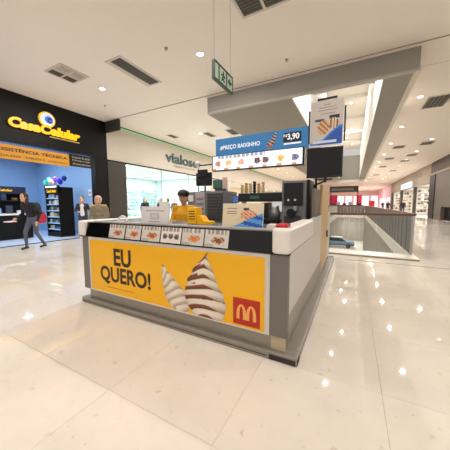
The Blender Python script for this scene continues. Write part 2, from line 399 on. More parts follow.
# ---- ceiling vents
def vent(x0, x1, y0, y1, label, along='y', bays=1, n=9, pale=False):
    t = empty('ceiling_vent', ((x0+x1)/2, (y0+y1)/2, H1), label=label, cat='vent', group='air vents in the mall ceiling')
    w, h = (x1-x0)/2, (y1-y0)/2; e = .05
    MB().box(-w, w, -h, -h+e, -.02, 0).box(-w, w, h-e, h, -.02, 0).box(-w, -w+e, -h+e, h-e, -.02, 0).box(w-e, w, -h+e, h-e, -.02, 0).build('frame', M_VENTF, t)
    MB().box(-w+e, w-e, -h+e, h-e, -.004, -.001).build('duct_shade_plate', M_VENTD, t)  # flat dark plate painted as the shade up the duct
    L = 2*(h if along == 'x' else w)-2*e
    for i in range(n):
        p = -L/2+(i+.5)*L/n; d = L/n*.30
        b = MB()
        if along == 'y': b.box(p-d, p+d, -h+e, h-e, -.016, -.006)
        else: b.box(-w+e, w-e, p-d, p+d, -.016, -.006)
        b.build('slat', M_VENTF if pale else M_VENT, t)
    for i in range(1, bays):
        b = MB()
        if along == 'y': q = -h+2*h*i/bays; b.box(-w+e, w-e, q-.025, q+.025, -.021, -.003)
        else: q = -w+2*w*i/bays; b.box(q-.025, q+.025, -h+e, h-e, -.021, -.003)
        b.build('divider', M_VENTF, t)
    return t
vent(-7.75, -7.38, 3.86, 4.66, 'dark double air vent in ceiling above dark phone shop', 'y', 2, 6)
vent(-7.36, -6.95, 3.86, 4.66, 'paler twin air vent flush beside the dark double vent', 'y', 2, 4, True)
vent(-5.78, -5.30, 4.38, 5.88, 'long dark slotted air vent in the cream ceiling', 'y', 1, 8)
box('flange', -.34, -.24, -.75, .75, -.018, 0, M_VENTF, bpy.data.objects['ceiling_vent.002'])
vent(-2.1, -1.15, 4.15, 4.75, 'slotted air vent cut by the top of the picture', 'x', 2, 7)
vent(2.18, 2.92, 11.1, 12.4, 'large square air vent nearest along the aisle ceiling', 'y', 1, 5)
for i, (x, y) in enumerate(((2.53, 19.8), (2.53, 29.5), (3.9, 19.4), (3.85, 23.5), (3.86, 26.4), (3.88, 33.7), (2.53, 37.5), (2.53, 24.5))):
    vent(x-.35, x+.35, y-.5, y+.5, ['dark square aisle vent nearest dropped frame edge', 'small dark far aisle vent near dropped frame', 'wide grey aisle vent closest to the dark grey wall', 'second grey vent in aisle row by shops', 'third grey vent in aisle row by shops', 'far grey vent in aisle row by shops', 'farthest small vent beside dropped frame', 'middle small vent beside dropped frame'][i], 'y', 1, 4)
vent(-7.15, -6.75, 10.9, 11.8, 'small dark vent in ceiling above white shop sign', 'y', 1, 4)
vent(-5.9, -5.4, 11.0, 12.0, 'small brown vent just beyond the blue menu board', 'y', 1, 4)
vent(-9.1, -8.7, 10.3, 11.0, 'small vent close to the green lit shop edge', 'y', 1, 4)
for i, (x, y) in enumerate(((-4.09, 4.72), (-1.66, 6.55), (-8.4, 6.2))):
    MB().lathe(x, y, [(.0, H1-.06), (.03, H1-.055), (.018, H1-.03), (.045, H1-.012), (.045, H1)], 12).build('sprinkler_head', M_STEEL, label=['tiny sprinkler beside bright downlight in cream ceiling', 'tiny sprinkler just in front of grey beam', 'tiny sprinkler over dark phone shop front'][i], cat='sprinkler', group='ceiling sprinklers')

# ---- side walls
wl = empty('wall_left', kind='structure')
box('fascia', WL-.3, WL, YN, 7.42, 3.5, H1, M_BLACK, wl)
box('pier', WL-.3, WL, 6.80, 7.42, 0, 3.5, M_BLACK, wl)
box('pier', WL-.3, WL, YN, -1.0, 0, 3.5, M_BLACK, wl)
box('fascia', WL-.3, WL, 7.42, 19.5, 3.44, H1, M_CREAM, wl)
box('column', WL-.3, WL+.02, 7.42, 8.42, 0, 3.44, M_OLIVE, wl)
box('fascia_trim', WL-.02, WL+.03, 7.42, 19.5, 3.40, 3.46, M_BLACK, wl)
box('soffit_box', WL+.02, -9.15, 7.38, 7.46, 4.64, H1-.001, mat('dark_soffit', (52, 50, 47), .6), wl)
box('led_trim', WL, WL+.03, 7.5, 42, 5.03, 5.07, M_GREEN, wl)
box('led_cap', WL, WL+.05, 7.5, 42, 5.07, H1, mat('dark_cap', (38, 52, 42), .5), wl)
box('column', WL-.3, WL+.02, 16.4, 19.5, 0, 3.44, M_CREAM, wl)
box('fascia', WL-.3, WL, 19.5, YF, 3.5, H1, M_CREAM, wl)
for y0, y1 in ((19.5, 20), (29, 30), (42, YF)): box('pier', WL-.3, WL, y0, y1, 0, 3.5, M_CREAM, wl)
wr = empty('wall_right', kind='structure')
M_RWALL = mat('dark_taupe_wall', (92, 84, 76), .6); M_RFAS = mat('taupe_fascia', (146, 132, 113), .6); M_RTOP = mat('brown_band', (70, 60, 50), .6)
box('wall_face', WR, WR+.3, 25.75, 27.7, 0, 3.95, M_RWALL, wr); box('wall_face', WR, WR+.3, YN, 22.6, 0, 3.95, M_RWALL, wr)
box('wall_face', WR, WR+.3, 22.6, 25.75, 1.1, 3.95, M_RWALL, wr)
box('niche_back', WR+.28, WR+.3, 22.6, 25.75, 0, 1.1, M_BLACK, wr)
box('ledge', WR-.06, WR+.1, YN, 29.3, 3.95, 4.12, M_RFAS, wr)
box('upper_band', WR, WR+.3, YN, 29.3, 4.12, H1, M_RTOP, wr)
box('pillar', WR-.05, WR+.3, 27.7, 29.3, 0, 3.95, M_BLACK, wr)
box('fascia', WR, WR+.3, 29.3, 56, 3.3, H1, M_RFAS, wr)
for y0, y1 in ((36.2, 36.5), (45, 46), (55, 56)): box('pier', WR, WR+.3, y0, y1, 0, 3.3, M_OLIVE, wr)
M_PINK = mat('pink_fascia', (226, 168, 178), .5); M_PINKL = mat('lit_pink_window', (255, 222, 228), .5, emit=1.1)
box('pink_fascia', WR, WR+.3, 56, YF, 2.6, H1, M_PINK, wr)
for k in range(4): box('pier', WR, WR+.3, 56+k*7, 57+k*7, 0, 2.6, M_PINK, wr)
we = empty('wall_far', kind='structure')
box('wall_face', WL-.3, WR+.3, YF, YF+.2, 0, H1, mat('blush_wall', (232, 206, 200), .6), we)
for k in range(7): box('lit_window', WL+1.2+k*2.25, WL+2.9+k*2.25, YF-.05, YF, .4, 3.6, M_PINKL, we)

# ================================================================== DARK PHONE SHOP
sp = empty('wall_shop', kind='structure')
box('interior_wall', WL-5.5, WL-5.3, -1, 6.95, 0, 3.9, M_BLUEW, sp)
box('interior_wall', WL-5.3, WL-.3, 6.95, 7.1, 0, 3.9, M_BLUEW, sp)
box('interior_wall', WL-5.3, WL-.3, -1.15, -1, 0, 3.9, M_BLUEW, sp)
box('interior_ceiling', WL-5.3, WL-.3, -1, 6.95, 3.8, 3.9, M_BLUEW, sp)
box('floor_shop', WL-5.3, WL, -1, 6.95, -.1, .004, M_SHOPFL, kind='structure')
box('trim_2', WL-.04, WL+.04, -1, 6.8, 0, .02, M_BLACK, kind='structure')
for i in range(2):
    for j in range(3):
        downlight(WL-.9-i*2.2, .9+j*2.15, 3.8, f'cool round shop lamp, {ORD[i*3+j]} inside the blue phone shop', 'cool lamps in the phone shop', 44, .17, False)
# hanging banner band across the shop opening
bn = empty('shop_banner', (WL, 4, 2.9), label='long orange and black lettered band hung across the phone shop opening', cat='banner')
part(box('orange_band', WL-.06, WL-.02, -.8, 5.72, 2.90, 3.38, mat('orange_band', (206, 144, 34), .5, emit=.03)), bn)
part(box('black_band', WL-.06, WL-.02, 5.73, 6.72, 2.95, 3.42, M_BPLAST), bn)
part(lettering('lettering', 'ASSISTÊNCIA TÉCNICA', 2.2, .13, M_INK, None, (WL-.018, 4.55, 3.23), YD, ZD, .03), bn)
for k, (wd, yc, ww) in enumerate((('CELULARES', 3.78, .68), ('TABLETS E', 4.55, .62), ('ACESSÓRIOS', 5.3, .7))): part(lettering('lettering', wd, ww, .07, M_INK, None, (WL-.018, yc, 3.02), YD, ZD, .01), bn)
for k in range(3): part(lettering('lettering', ['Conserto de celular', 'Películas e capas', 'Acessórios'][k], .75, .085, mat('pale_ink', (196, 186, 170), .5), None, (WL-.018, 6.22, 3.32-k*.13), YD, ZD, .005), bn)
# illuminated sign
sg = empty('shop_sign', (WL, 5, 4), label='yellow illuminated script sign with round blue logo on black fascia', cat='sign')
part(lettering('lettering', 'CasaCelular', 2.33, .34, M_SIGNY, None, (WL+.05, 4.98, 4.13), YD, (0, .02, 1), .05, .06, .15), sg)
part(box('underline', WL+.005, WL+.03, 5.05, 6.15, 3.90, 3.93, mat('cream_underline', (190, 168, 104), .5, emit=.3)), sg)
part(MB().cyl((WL+.01, 4.98, 4.50), (WL+.07, 4.98, 4.50), .27, n=32).build('logo_rim', M_SIGNY), sg)
part(MB().cyl((WL+.07, 4.98, 4.50), (WL+.09, 4.98, 4.50), .22, n=32).build('logo_disc', mat('pale_blue_logo', (178, 200, 236), .4, emit=.7)), sg)
part(MB().cyl((WL+.09, 5.02, 4.49), (WL+.10, 5.02, 4.49), .13, n=24).build('logo_swirl', mat('blue_logo', (62, 96, 190), .4, emit=.5)), sg)
part(lettering('logo_mark', 'C', .17, .17, mat('navy_mark', (14, 20, 60), .4), None, (WL+.103, 5.05, 4.47), YD, ZD, .05), sg)
# display rack with balloons
rk = empty('display_rack', (-11.5, 6.0, 0), label='tall black display rack of phone accessories under balloons', cat='rack')
RX0, RX1, RY0, RY1 = -12.05, -11.0, 5.72, 6.32
part(MB().box(RX0, RX1, RY1-.04, RY1, 0, 2.15).box(RX0, RX0+.04, RY0, RY1-.04, 0, 2.15).box(RX1-.04, RX1, RY0, RY1-.04, 0, 2.15).box(RX0+.04, RX1-.04, RY0, RY1-.04, 0, .18).build('carcass', M_BLACK), rk)
part(box('header', RX0, RX1, RY0-.02, RY0+.06, 1.86, 2.22, M_BLACK), rk)
part(lettering('lettering', 'CasaCelular', .75, .13, M_SIGNY, None, (-11.5, RY0-.025, 1.98), XD, ZD, .03), rk)
part(box('light_strip', RX0+.1, RX1-.1, RY0-.03, RY0-.02, 2.13, 2.19, mat('white_strip_light', (220, 238, 250), .4, emit=1.5)), rk)
sh_l = mat('lit_blue_shelf', (150, 190, 230), .4, emit=.35)
for k in range(6): part(box('shelf', RX0+.04, RX1-.04, RY0+.02, RY1-.05, .3+k*.27, .335+k*.27, sh_l), rk)
pc = [(220, 210, 190), (206, 180, 80), (180, 196, 220), (120, 80, 90), (70, 90, 130), (235, 235, 225)]
for k in range(6):
    for j in range(6):
        x = RX0+.10+j*.15; hh = random.uniform(.1, .19)
        b = MB().box(x, x+.11, RY0+.08, RY0+.13, .336+k*.27, .336+k*.27+hh); b.box(x+.035, x+.075, RY0+.1, RY0+.11, .336+k*.27+hh, .336+k*.27+hh+.03)
        c = random.choice(pc); b.build('accessory_pack', mat('pack_%d' % pc.index(c), c, .4), label=f'small hanging phone accessory pack, {ORD[j]} along {ORD[k]} rack shelf', cat='packet', group='accessory packs on the black rack')
bc = [(70, 214, 190), (120, 226, 200), (214, 236, 160), (240, 190, 214), (176, 120, 220), (76, 60, 220), (30, 30, 170), (24, 22, 120)]
for k in range(8):
    x = RX0-.12+k*.195; zc = 2.36+.07*((k*5) % 3)
    b = MB().ball((x, RY0+.1+.06*(k % 2), zc), (.096, .096, .115), 14); b.cyl((x, RY0+.1+.06*(k % 2), zc-.13), (x, RY0+.1+.06*(k % 2), zc-.11), .02, .004, 8)
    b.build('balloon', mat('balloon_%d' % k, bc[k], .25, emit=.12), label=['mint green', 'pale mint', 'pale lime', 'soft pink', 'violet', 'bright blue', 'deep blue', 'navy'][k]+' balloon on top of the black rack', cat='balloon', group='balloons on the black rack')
# service cabinet at the far end of the phone shop
cbn = empty('service_cabinet', (-12.4, 4, 0), label='dark wall cabinet with pale counter shelf inside the phone shop', cat='cabinet')
part(box('back_panel', -12.9, -12.8, 1.0, 5.15, 0, 2.12, M_BLACK), cbn)
part(box('base', -12.8, -12.0, 1.0, 5.15, 0, .98, M_BLACK), cbn)
part(box('counter_shelf', -12.8, -11.95, .95, 5.2, .98, 1.04, M_WHITE), cbn)
part(box('upper_shelf', -12.8, -12.5, 1.0, 5.15, 1.55, 1.59, mat('navy_panel', (24, 34, 62), .4)), cbn)
part(box('header', -12.8, -12.4, 1.0, 5.15, 1.85, 2.14, mat('navy_panel', (24, 34, 62), .4)), cbn)
part(lettering('lettering', 'CasaCelular', .8, .10, M_SIGNY, None, (-12.39, 4.3, 1.99), YD, ZD, .03), cbn)
for j in range(7):
    y = 2.6+j*.36; hh = .12+.1*(j % 3)
    MB().box(-12.35, -12.25, y, y+.2, 1.041, 1.041+hh).box(-12.25, -12.245, y+.02, y+.18, 1.06, 1.02+hh).build('boxed_phone', mat('boxw_%d' % (j % 3), [(220, 226, 236), (120, 150, 200), (60, 70, 90)][j % 3], .4), label=f'{["white", "blue", "dark"][j % 3]} boxed gadget, {ORD[j]} along the pale cabinet shelf', cat='box', group='boxed gadgets on the cabinet')
    MB().box(-12.72, -12.62, y, y+.16, 1.591, 1.591+hh*.8).box(-12.62, -12.615, y+.02, y+.14, 1.6, 1.58+hh*.8).build('boxed_phone', mat('boxy_%d' % (j % 3), [(200, 170, 60), (230, 230, 230), (90, 120, 170)][j % 3], .4), label=f'{["yellow", "white", "blue"][j % 3]} small box, {ORD[j]} on upper cabinet shelf', cat='box', group='boxes on the upper cabinet shelf')
nt_ = empty('wall_notice', (-10.9, 6.95, 1.9), label='small white and pink notice on blue shop wall', cat='notice')
part(sheet('sheet', .22, .28, 6, 8, lambda u, v: (226, 120, 130) if .3 < v < .6 and .2 < u < .8 else (226, 230, 240), None, (-10.75, 6.945, 1.95), XD, ZD), nt_)

# ================================================================== WHITE SHOP
ws = empty('wall_white_shop', kind='structure')
box('interior_wall', WL-6, WL-5.8, 7.6, 17, 0, 3.6, M_PALE, ws)
box('interior_wall', WL-5.8, WL-.3, 16.6, 16.8, 0, 3.6, M_PALE, ws)
box('interior_wall', WL-5.8, WL-.3, 7.5, 7.65, 0, 3.6, M_PALE, ws)
box('interior_ceiling', WL-5.8, WL-.3, 7.6, 16.8, 3.5, 3.6, M_WHITEW, ws)
box('floor_white_shop', WL-5.8, WL, 7.6, 16.8, -.1, .004, M_WHITE, kind='structure')
win = empty('window_1', kind='structure')
for k in range(3): box('pane', WL-.16, WL-.145, 8.45+k*2.66, 8.45+k*2.66+2.62, .1, 3.42, M_SHOPGLASS, win)
for k in range(4): box('mullion', WL-.18, WL-.12, 8.42+k*2.66, 8.46+k*2.66, 0, 3.44, M_STEEL, win)
box('sill', WL-.2, WL-.1, 8.42, 16.4, 0, .1, M_STEEL, win)
sg2 = empty('shop_sign', (WL, 13, 4.2), label='dark teal letters of sign on cream fascia over white shop', cat='sign')
part(lettering('lettering', 'vialose', 3.3, .62, mat('teal_letters', (26, 74, 78), .4), None, (WL+.03, 12.95, 4.27), YD, ZD, .015, .04), sg2)
part(lettering('tagline', 'calçados e acessórios', 2.3, .13, mat('grey_letters', (140, 128, 120), .5), None, (WL+.01, 13.2, 3.80), YD, ZD, .0, .01), sg2)
for i in range(3):
    for j in range(4):
        downlight(WL-1.0-i*1.7, 9.2+j*2.1, 3.5, f'round white lamp, {ORD[i*4+j]} in ceiling inside white shop', 'lamps in the white shop', 48, .2, False)
for k in range(4):
    y0 = 8.6+k*2.0
    t = empty('display_shelf', (WL-5.6, y0, 0), label=f'pale wall shelf, {ORD[k]} along the back of white shop', cat='shelf', group='shelves in the white shop')
    part(box('back', WL-5.79, WL-5.74, y0, y0+1.8, .1, 2.7, M_PALE), t)
    for q in range(5): part(box('shelf_board', WL-5.74, WL-5.4, y0, y0+1.8, .4+q*.5, .43+q*.5, M_WHITE), t)
    for q in range(5):
        for r in range(4):
            x = WL-5.6; yy = y0+.2+r*.42; z = .431+q*.5; c = random.choice(['rack_teal', 'rack_white', 'rack_grey'])
            mt = mat(c, {'rack_teal': (130, 176, 172), 'rack_white': (232, 236, 232), 'rack_grey': (150, 156, 154)}[c], .5)
            b = MB().prism([(yy, z), (yy+.26, z), (yy+.26, z+.06), (yy+.14, z+.09), (yy+.07, z+.17), (yy, z+.17)], 'x', x-.05, x+.05)
            b.build('display_shoe', mt, label=f'pale shoe, {ORD[r]} on {ORD[q]} board of {ORD[k]} shelf in white shop', cat='shoe', group='shoes in the white shop')
for k in range(2):
    t = empty('display_table', (-12.5, 10.4+k*3.2, 0), label=['white display table nearer the olive column', 'white display table deeper in the white shop'][k], cat='table')
    part(box('top', -13.1, -11.9, 9.8+k*3.2, 11.4+k*3.2, .86, .92, M_WHITE), t)
    for sx in (-13.05, -11.99):
        for sy in (9.85, 11.29): part(box('leg', sx, sx+.06, sy+k*3.2, sy+.06+k*3.2, 0, .86, M_WHITE), t)

# shop row beyond
box('wall_back_row', WL-4, WL-3.8, 19.5, 45, 0, 3.7, mat('warm_shop_wall', (236, 222, 196), .6), kind='structure')
box('floor_row', WL-3.8, WL-.0, 19.5, 45, -.1, .003, M_WHITE, kind='structure')
box('ceiling_row', WL-3.8, WL-.3, 19.5, 45, 3.5, 3.6, M_WHITEW, kind='structure')
for k in range(5): downlight(WL-1.8, 22+k*4.5, 3.5, f'round lamp, {ORD[k]} in warm shop beyond white shop', 'lamps in the warm shops', 50, .2)

# ================================================================== SHOPS ALONG THE FAR AISLE (right)
box('wall_bright_shop', WR+3, WR+3.2, 29.3, 56, 0, 3.5, M_WHITEW, kind='structure')
box('floor_bright_shop', WR, WR+3, 29.3, 56, -.1, .003, M_WHITE, kind='structure')
box('ceiling_bright_shop', WR+.3, WR+3, 29.3, 56, 3.3, 3.4, M_WHITEW, kind='structure')
for k in range(7): downlight(WR+1.4, 30.5+k*3.8, 3.3, f'round lamp, {ORD[k]} inside bright shelved shop', 'lamps in the bright shop', 90, .2)
for y0, y1, nm in ((36.22, 36.48, 0), (45.0, 45.9, 1), (55.1, 55.9, 2)): box('wall_shop_end', WR+.3, WR+3, y0, y1, 0, 3.3, M_WHITEW, kind='structure')
for k in range(6):
    x0 = WR+.34+(k % 2)*1.3; y0 = (36.2, 44.98, 55.08)[k//2]
    wh = ['nearer the aisle in first bright shop', 'deeper inside first bright shop', 'nearer the aisle in second bright shop', 'deeper inside second bright shop', 'nearer the aisle in third bright shop', 'deeper inside third bright shop'][k]
    t = empty('wall_shelving', (x0+.6, y0, 0), label='white stocked shelving bay '+wh, cat='shelving', group='shelving bays in the bright shops')
    part(box('back', x0, x0+1.26, y0-.05, y0, .1, 3.1, M_WHITE), t)
    for q in range(6): part(box('shelf_board', x0, x0+1.26, y0-.42, y0-.05, .3+q*.47, .34+q*.47, M_WHITE), t)
    for q in range(6):
        for r in range(4):
            xx = x0+.05+r*.3; z = .341+q*.47; hh = random.uniform(.14, .34); c = random.choice([0, 1, 2, 3])
            mt = mat('stock_%d' % c, [(120, 104, 88), (200, 186, 160), (70, 66, 60), (228, 220, 206)][c], .5)
            MB().box(xx, xx+.22, y0-.36, y0-.14, z, z+hh*.8).box(xx+.05, xx+.17, y0-.33, y0-.17, z+hh*.8, z+hh).build('stock_item', mt, label=f'boxed goods, {ORD[r]} of {ORD[q]} board, bay {wh}', cat='box', group='goods in the bright shops')
sg3 = empty('shop_sign', (WR, 40, 3.7), label='white and blue lit sign on taupe fascia along far aisle', cat='sign')
part(MB().box(WR-.16, WR-.02, 37.0, 44.2, 3.38, 4.1).build('light_box', mat('lit_white_sign', (206, 224, 250), .4, emit=.45)), sg3)
part(lettering('lettering', 'OPTICA', 5.6, .36, mat('blue_sign_letters', (90, 140, 214), .4, emit=.3), None, (WR-.165, 40.6, 3.74), -YD, ZD, .03), sg3)
sg4 = empty('shop_sign', (WR, 34, 4.6), label='small dark letters on taupe fascia beside the black pillar', cat='sign')
part(lettering('lettering', 'DCS', 2.9, .42, M_INK, None, (WR-.01, 34.2, 4.45), -YD, ZD, .02), sg4)
rd = empty('red_totem', (3.6, 62, 0), label='red upright advertising totem far along the aisle', cat='totem')
part(box('base', 3.0, 4.2, 61.7, 62.3, 0, .12, M_BLACK), rd); part(MB().box(3.05, 4.15, 61.85, 62.15, .12, 2.0).build('panel', mat('bright_red', (206, 28, 36), .4, emit=.15), None, .05), rd)
for k in range(3):
    t = empty('pink_window_display', (WR, 58+k*7, 0), label=f'pale pink lit shop window, {ORD[k]} along the pink front', cat='window display', group='pink shop windows')
    part(box('pane', WR+.1, WR+.12, 57+k*7, 63+k*7, .3, 2.6, M_PINKL), t); part(box('sill', WR, WR+.3, 57+k*7, 63+k*7, 0, .3, M_PINK), t)

# crimson kiosk beyond the floor well
ck = empty('snack_stand', (-.8, 40, 0), label='crimson snack stand with dark canopy beyond the floor well', cat='kiosk')
M_CRIM = mat('crimson_panel', (190, 24, 62), .4, emit=.12)
part(box('counter', -3.4, 1.1, 39.2, 39.8, 0, 1.1, M_WHITE), ck); part(box('counter_top', -3.5, 1.2, 39.1, 39.9, 1.1, 1.17, M_BLACK), ck)
for x0, x1 in ((-3.3, -2.2), (.4, 1.1)): part(box('back_panel', x0, x1, 41.5, 41.6, 0, 2.7, M_CRIM), ck)
part(box('back_panel', -2.2, .4, 41.52, 41.58, 0, 1.2, M_DPLAST), ck)
part(box('canopy', -3.2, .6, 39.3, 41.6, 3.1, 3.9, mat('charcoal_canopy', (58, 54, 52), .5)), ck)
part(box('sign_band', -2.9, .0, 39.26, 39.3, 3.3, 3.6, mat('grey_sign_band', (126, 120, 116), .5)), ck)
for x in (-3.15, .5): 
    for y in (39.35, 41.5): part(box('post', x, x+.08, y, y+.08, 1.1, 3.1, M_BPLAST), ck)
for k in range(4): 
    x = -2.9+k*.75
    MB().box(x, x+.5, 39.3, 39.7, 1.171, 1.4+.2*(k % 2)).box(x+.1, x+.4, 39.35, 39.65, 1.4+.2*(k % 2), 1.5+.2*(k % 2)).build('snack_machine', [M_DPLAST, M_STEEL][k % 2], label=f'{["dark", "steel"][k % 2]} snack machine, {ORD[k]} along crimson stand counter', cat='machine', group='machines on the crimson stand')

# ================================================================== THE KIOSK
KX0, KX1, KY0, KY1 = -3.345, -.465, 2.02, 6.15
ki = empty('food_kiosk', (-1.9, 4.2, 0), label='yellow fronted fast food kiosk with grey base and white rounded counter', cat='kiosk')
def kp(o): return part(o, ki)
# plinth ring of aluminium profile
for a in ((-3.41, -.375, 2.0, 2.12), (-3.41, -3.29, 2.12, 6.54), (-.495, -.375, 2.12, 6.54), (-3.41, -.375, 6.42, 6.54)):
    kp(MB().box(a[0], a[1], a[2], a[3], 0, .075).build('plinth_profile', M_ALU, None, .006))
kp(box('profile_groove', -3.40, -.64, 1.996, 2.01, .028, .034, M_VENTD))
kp(box('profile_end_shade', -.62, -.385, 1.996, 2.02, .006, .052, M_VENTD)); kp(box('profile_end_shade', -.384, -.371, 2.01, 2.1, .006, .052, M_VENTD))  # flat dark plates stand for the shade in the hollow profile
# kick board
kp(box('kick_board', -3.29, -.62, 2.055, 2.1, .075, .225, M_ALU)); kp(box('kick_board', -.62, -.49, 2.055, 2.1, .075, .225, M_BEIGE))
kp(box('kick_board', -.53, -.49, 2.1, 6.1, .075, .23, M_ALU)); kp(box('kick_board', -3.29, -3.25, 2.1, 6.1, .075, .225, M_ALU))
# body carcass and front
kp(box('front_carcass', KX0+.02, KX1-.03, KY0+.02, KY0+.42, .225, .965, M_DGREY))
kp(box('corner_panel', KX0, -3.20, KY0-.005, KY0+.05, .22, .965, M_DGREY)); kp(box('corner_panel', -.625, KX1, KY0-.005, KY0+.05, .22, .965, M_DGREY))
kp(box('side_panel', KX0, KX0+.03, KY0+.05, KY1, .22, .965, M_DGREY))
P0, P1 = at(92, 289, 1, KY0), at(266, 258, 1, KY0)
px0, px1, pz0, pz1 = -3.175, -.668, .232, .925
for a in ((-3.20, -.625, pz1, .965), (-3.20, -.625, .22, pz0)): kp(box('frame_rail', a[0], a[1], KY0-.012, KY0+.02, a[2], a[3], M_LGREY))
for a in ((-3.20, px0), (px1, -.625)): kp(box('frame_stile', a[0], a[1], KY0-.012, KY0+.02, pz0, pz1, M_LGREY))
adv = box('advert_panel', px0, px1, KY0-.006, KY0+.02, pz0, pz1, M_YEL); kp(adv)
adv['label'] = 'bright yellow advert panel with two swirled ice creams'
FRONT = KY0-.0065
def on_front(px, py): return at(px, py, 1, FRONT)
def adchild(o): o.parent = adv; return o
a, b = on_front(112, 249), on_front(129, 266)
adchild(lettering('lettering', 'EU', at(130.5, 258, 1, FRONT).x-at(113.5, 258, 1, FRONT).x, .225, mat('brown_ink', (48, 28, 18)), None, (at(122, 258, 1, FRONT).x, FRONT, at(123.5, 258.5, 1, FRONT).z), XD, ZD, .03))
adchild(lettering('lettering', 'QUERO!', at(150.5, 279, 1, FRONT).x-at(101, 279, 1, FRONT).x, .24, M_INK, None, ((at(150.5, 279, 1, FRONT).x+at(101, 279, 1, FRONT).x)/2, FRONT, at(126, 278.5, 1, FRONT).z), XD, ZD, .03))
adchild(lettering('small_print', 'Imagem meramente ilustrativa', .5, .02, mat('faded_ink', (150, 96, 20), .5), None, (-2.6, FRONT, .31), XD, ZD, 0))
def swirl(pts, layers, brown, tilt):
    """silhouette given as rows (v, left, right) of the print; soft-serve layers inside it"""
    def fn(u, v):
        for (v0, l0, r0), (v1, l1, r1) in zip(pts[:-1], pts[1:]):
            if v0 <= v <= v1: break
        else: return None
        t = (v-v0)/(v1-v0); l = l0+(l1-l0)*t; r = r0+(r1-r0)*t
        if not l <= u <= r or r-l < .004: return None
        q = (u-l)/(r-l)*2-1
        ph = v*layers+tilt*q*.5+.35*q*q+.06*math.sin(3*q+v*6); f = ph-math.floor(ph)
        sh = .84+.16*math.sqrt(max(0, 1-q*q))
        light = (240, 229, 213); dark = (188, 166, 144); br = (126, 66, 40); br2 = (88, 44, 27)
        def ss(e0, e1, x):
            x = max(0, min(1, (x-e0)/(e1-e0))); return x*x*(3-2*x)
        def mixc(p, r_, k_): return tuple(x_+(y_-x_)*k_ for x_, y_ in zip(p, r_))
        c = mixc(dark, light, ss(.05, .6, f)*(1-.55*ss(.9, 1, f)))
        if brown:
            lim = max(.02, .42-.42*ss(-.1, .8, q)); k_ = 1-ss(lim-.05, lim+.05, f)
            if q < -.5 and v > .5: k_ = max(k_, 1-ss(.65, .8, f))
            c = mixc(c, mixc(br2, br, ss(0, .2, f)), k_)
        if v > .95: c = (150, 104, 72)
        return tuple(int(k*sh) for k in c)
    return fn
BIG = [(0, .30, .86), (.06, .20, .93), (.136, .09, .97), (.2, .04, 1.0), (.29, .0, 1.0), (.33, .03, .95), (.41, .01, .95), (.47, .05, .89), (.515, .10, .82), (.56, .06, .83), (.61, .12, .75), (.64, .18, .77), (.74, .22, .71), (.80, .30, .66), (.88, .42, .61), (.94, .50, .57), (.985, .53, .57), (1.0, .55, .62)]
SMALL = [(0, .55, 1.0), (.12, .28, .98), (.26, .16, .95), (.37, .10, .92), (.49, .06, .84), (.63, .03, .60), (.77, .01, .38), (.9, .01, .18), (1.0, .03, .06)]
def print_at(fn, x0, x1, y0, y1, xm, nx, ny, back, label):
    a_, b_ = at(x0, (y0+y1)/2, 1, FRONT), at(x1, (y0+y1)/2, 1, FRONT); t_, u_ = at(xm, y0, 1, FRONT), at(xm, y1, 1, FRONT)
    adchild(sheet('ice_cream_picture', b_.x-a_.x, t_.z-u_.z, nx, ny, fn, None, ((a_.x+b_.x)/2, FRONT, (t_.z+u_.z)/2), XD, ZD, back=back, label=label))
print_at(swirl(BIG, 6.6, True, -.35), 184.8, 226, 253, 318.5, 206, 84, 110, .002, 'chocolate and cream soft swirl ice cream picture')
print_at(swirl(SMALL, 6.5, False, -1.5), 162, 189, 265.5, 310, 172, 66, 80, .0012, 'pale vanilla soft swirl ice cream picture')
lg = box('logo_square', -.985, -.712, FRONT-.003, FRONT+.002, .252, .512, M_RED); adchild(lg)
def arch_mesh(cx, z0, w, h, y):
    b = MB()
    for s in (-1, 1):
        out = []; inn = []; n = 14
        for i in range(n+1):
            t = math.pi*i/n
            out.append((cx+s*(w/4)+math.cos(t)*(w/4), z0+h*math.sin(t)**.62)); inn.append((cx+s*(w/4)+math.cos(t)*(w/4-.024*1.3), z0+(h-.018)*math.sin(t)**.72))
        for i in range(n):
            q = [out[i], out[i+1], inn[i+1], inn[i]]
            b.prism(q, 'y', y-.002, y)
    return b
lm = arch_mesh(-.848, .308, .2, .145, FRONT-.003).build('logo_arches', M_GOLD); adchild(lm)
# right flank
kp(box('flank_panel', KX1-.03, KX1, KY0+.05, 4.4, .415, .962, M_LGREY)); kp(box('flank_band', KX1-.03, KX1-.004, KY0+.05, 6.1, .225, .41, M_ALU))
kp(box('flank_carcass', -.9, KX1-.031, KY0+.42, 6.1, .23, .965, M_DGREY))
kp(box('flank_upper', KX1-.035, KX1, 3.36, 4.4, .966, 1.2, M_LGREY))
dr = kp(MB().box(KX1-.04, KX1+.004, 4.4, 5.45, .235, 1.72).build('flank_door', M_TAN, None, .004)); dr['label'] = 'tan wood panel closing the rear flank'
h_ = kp(MB().box(KX1+.004, KX1+.03, 5.25, 5.32, .72, .86).build('handle', M_BPLAST, None, .006))
kp(box('flank_upper', KX1-.035, KX1, 5.45, 6.1, .235, 1.2, M_LGREY)); kp(box('partition', -.53, -.49, 3.7, 4.39, 1.2, 1.62, M_TAUPEP)); kp(box('rear_partition', -3.3, -.53, 6.06, 6.1, .23, 1.2, M_TAUPEP))
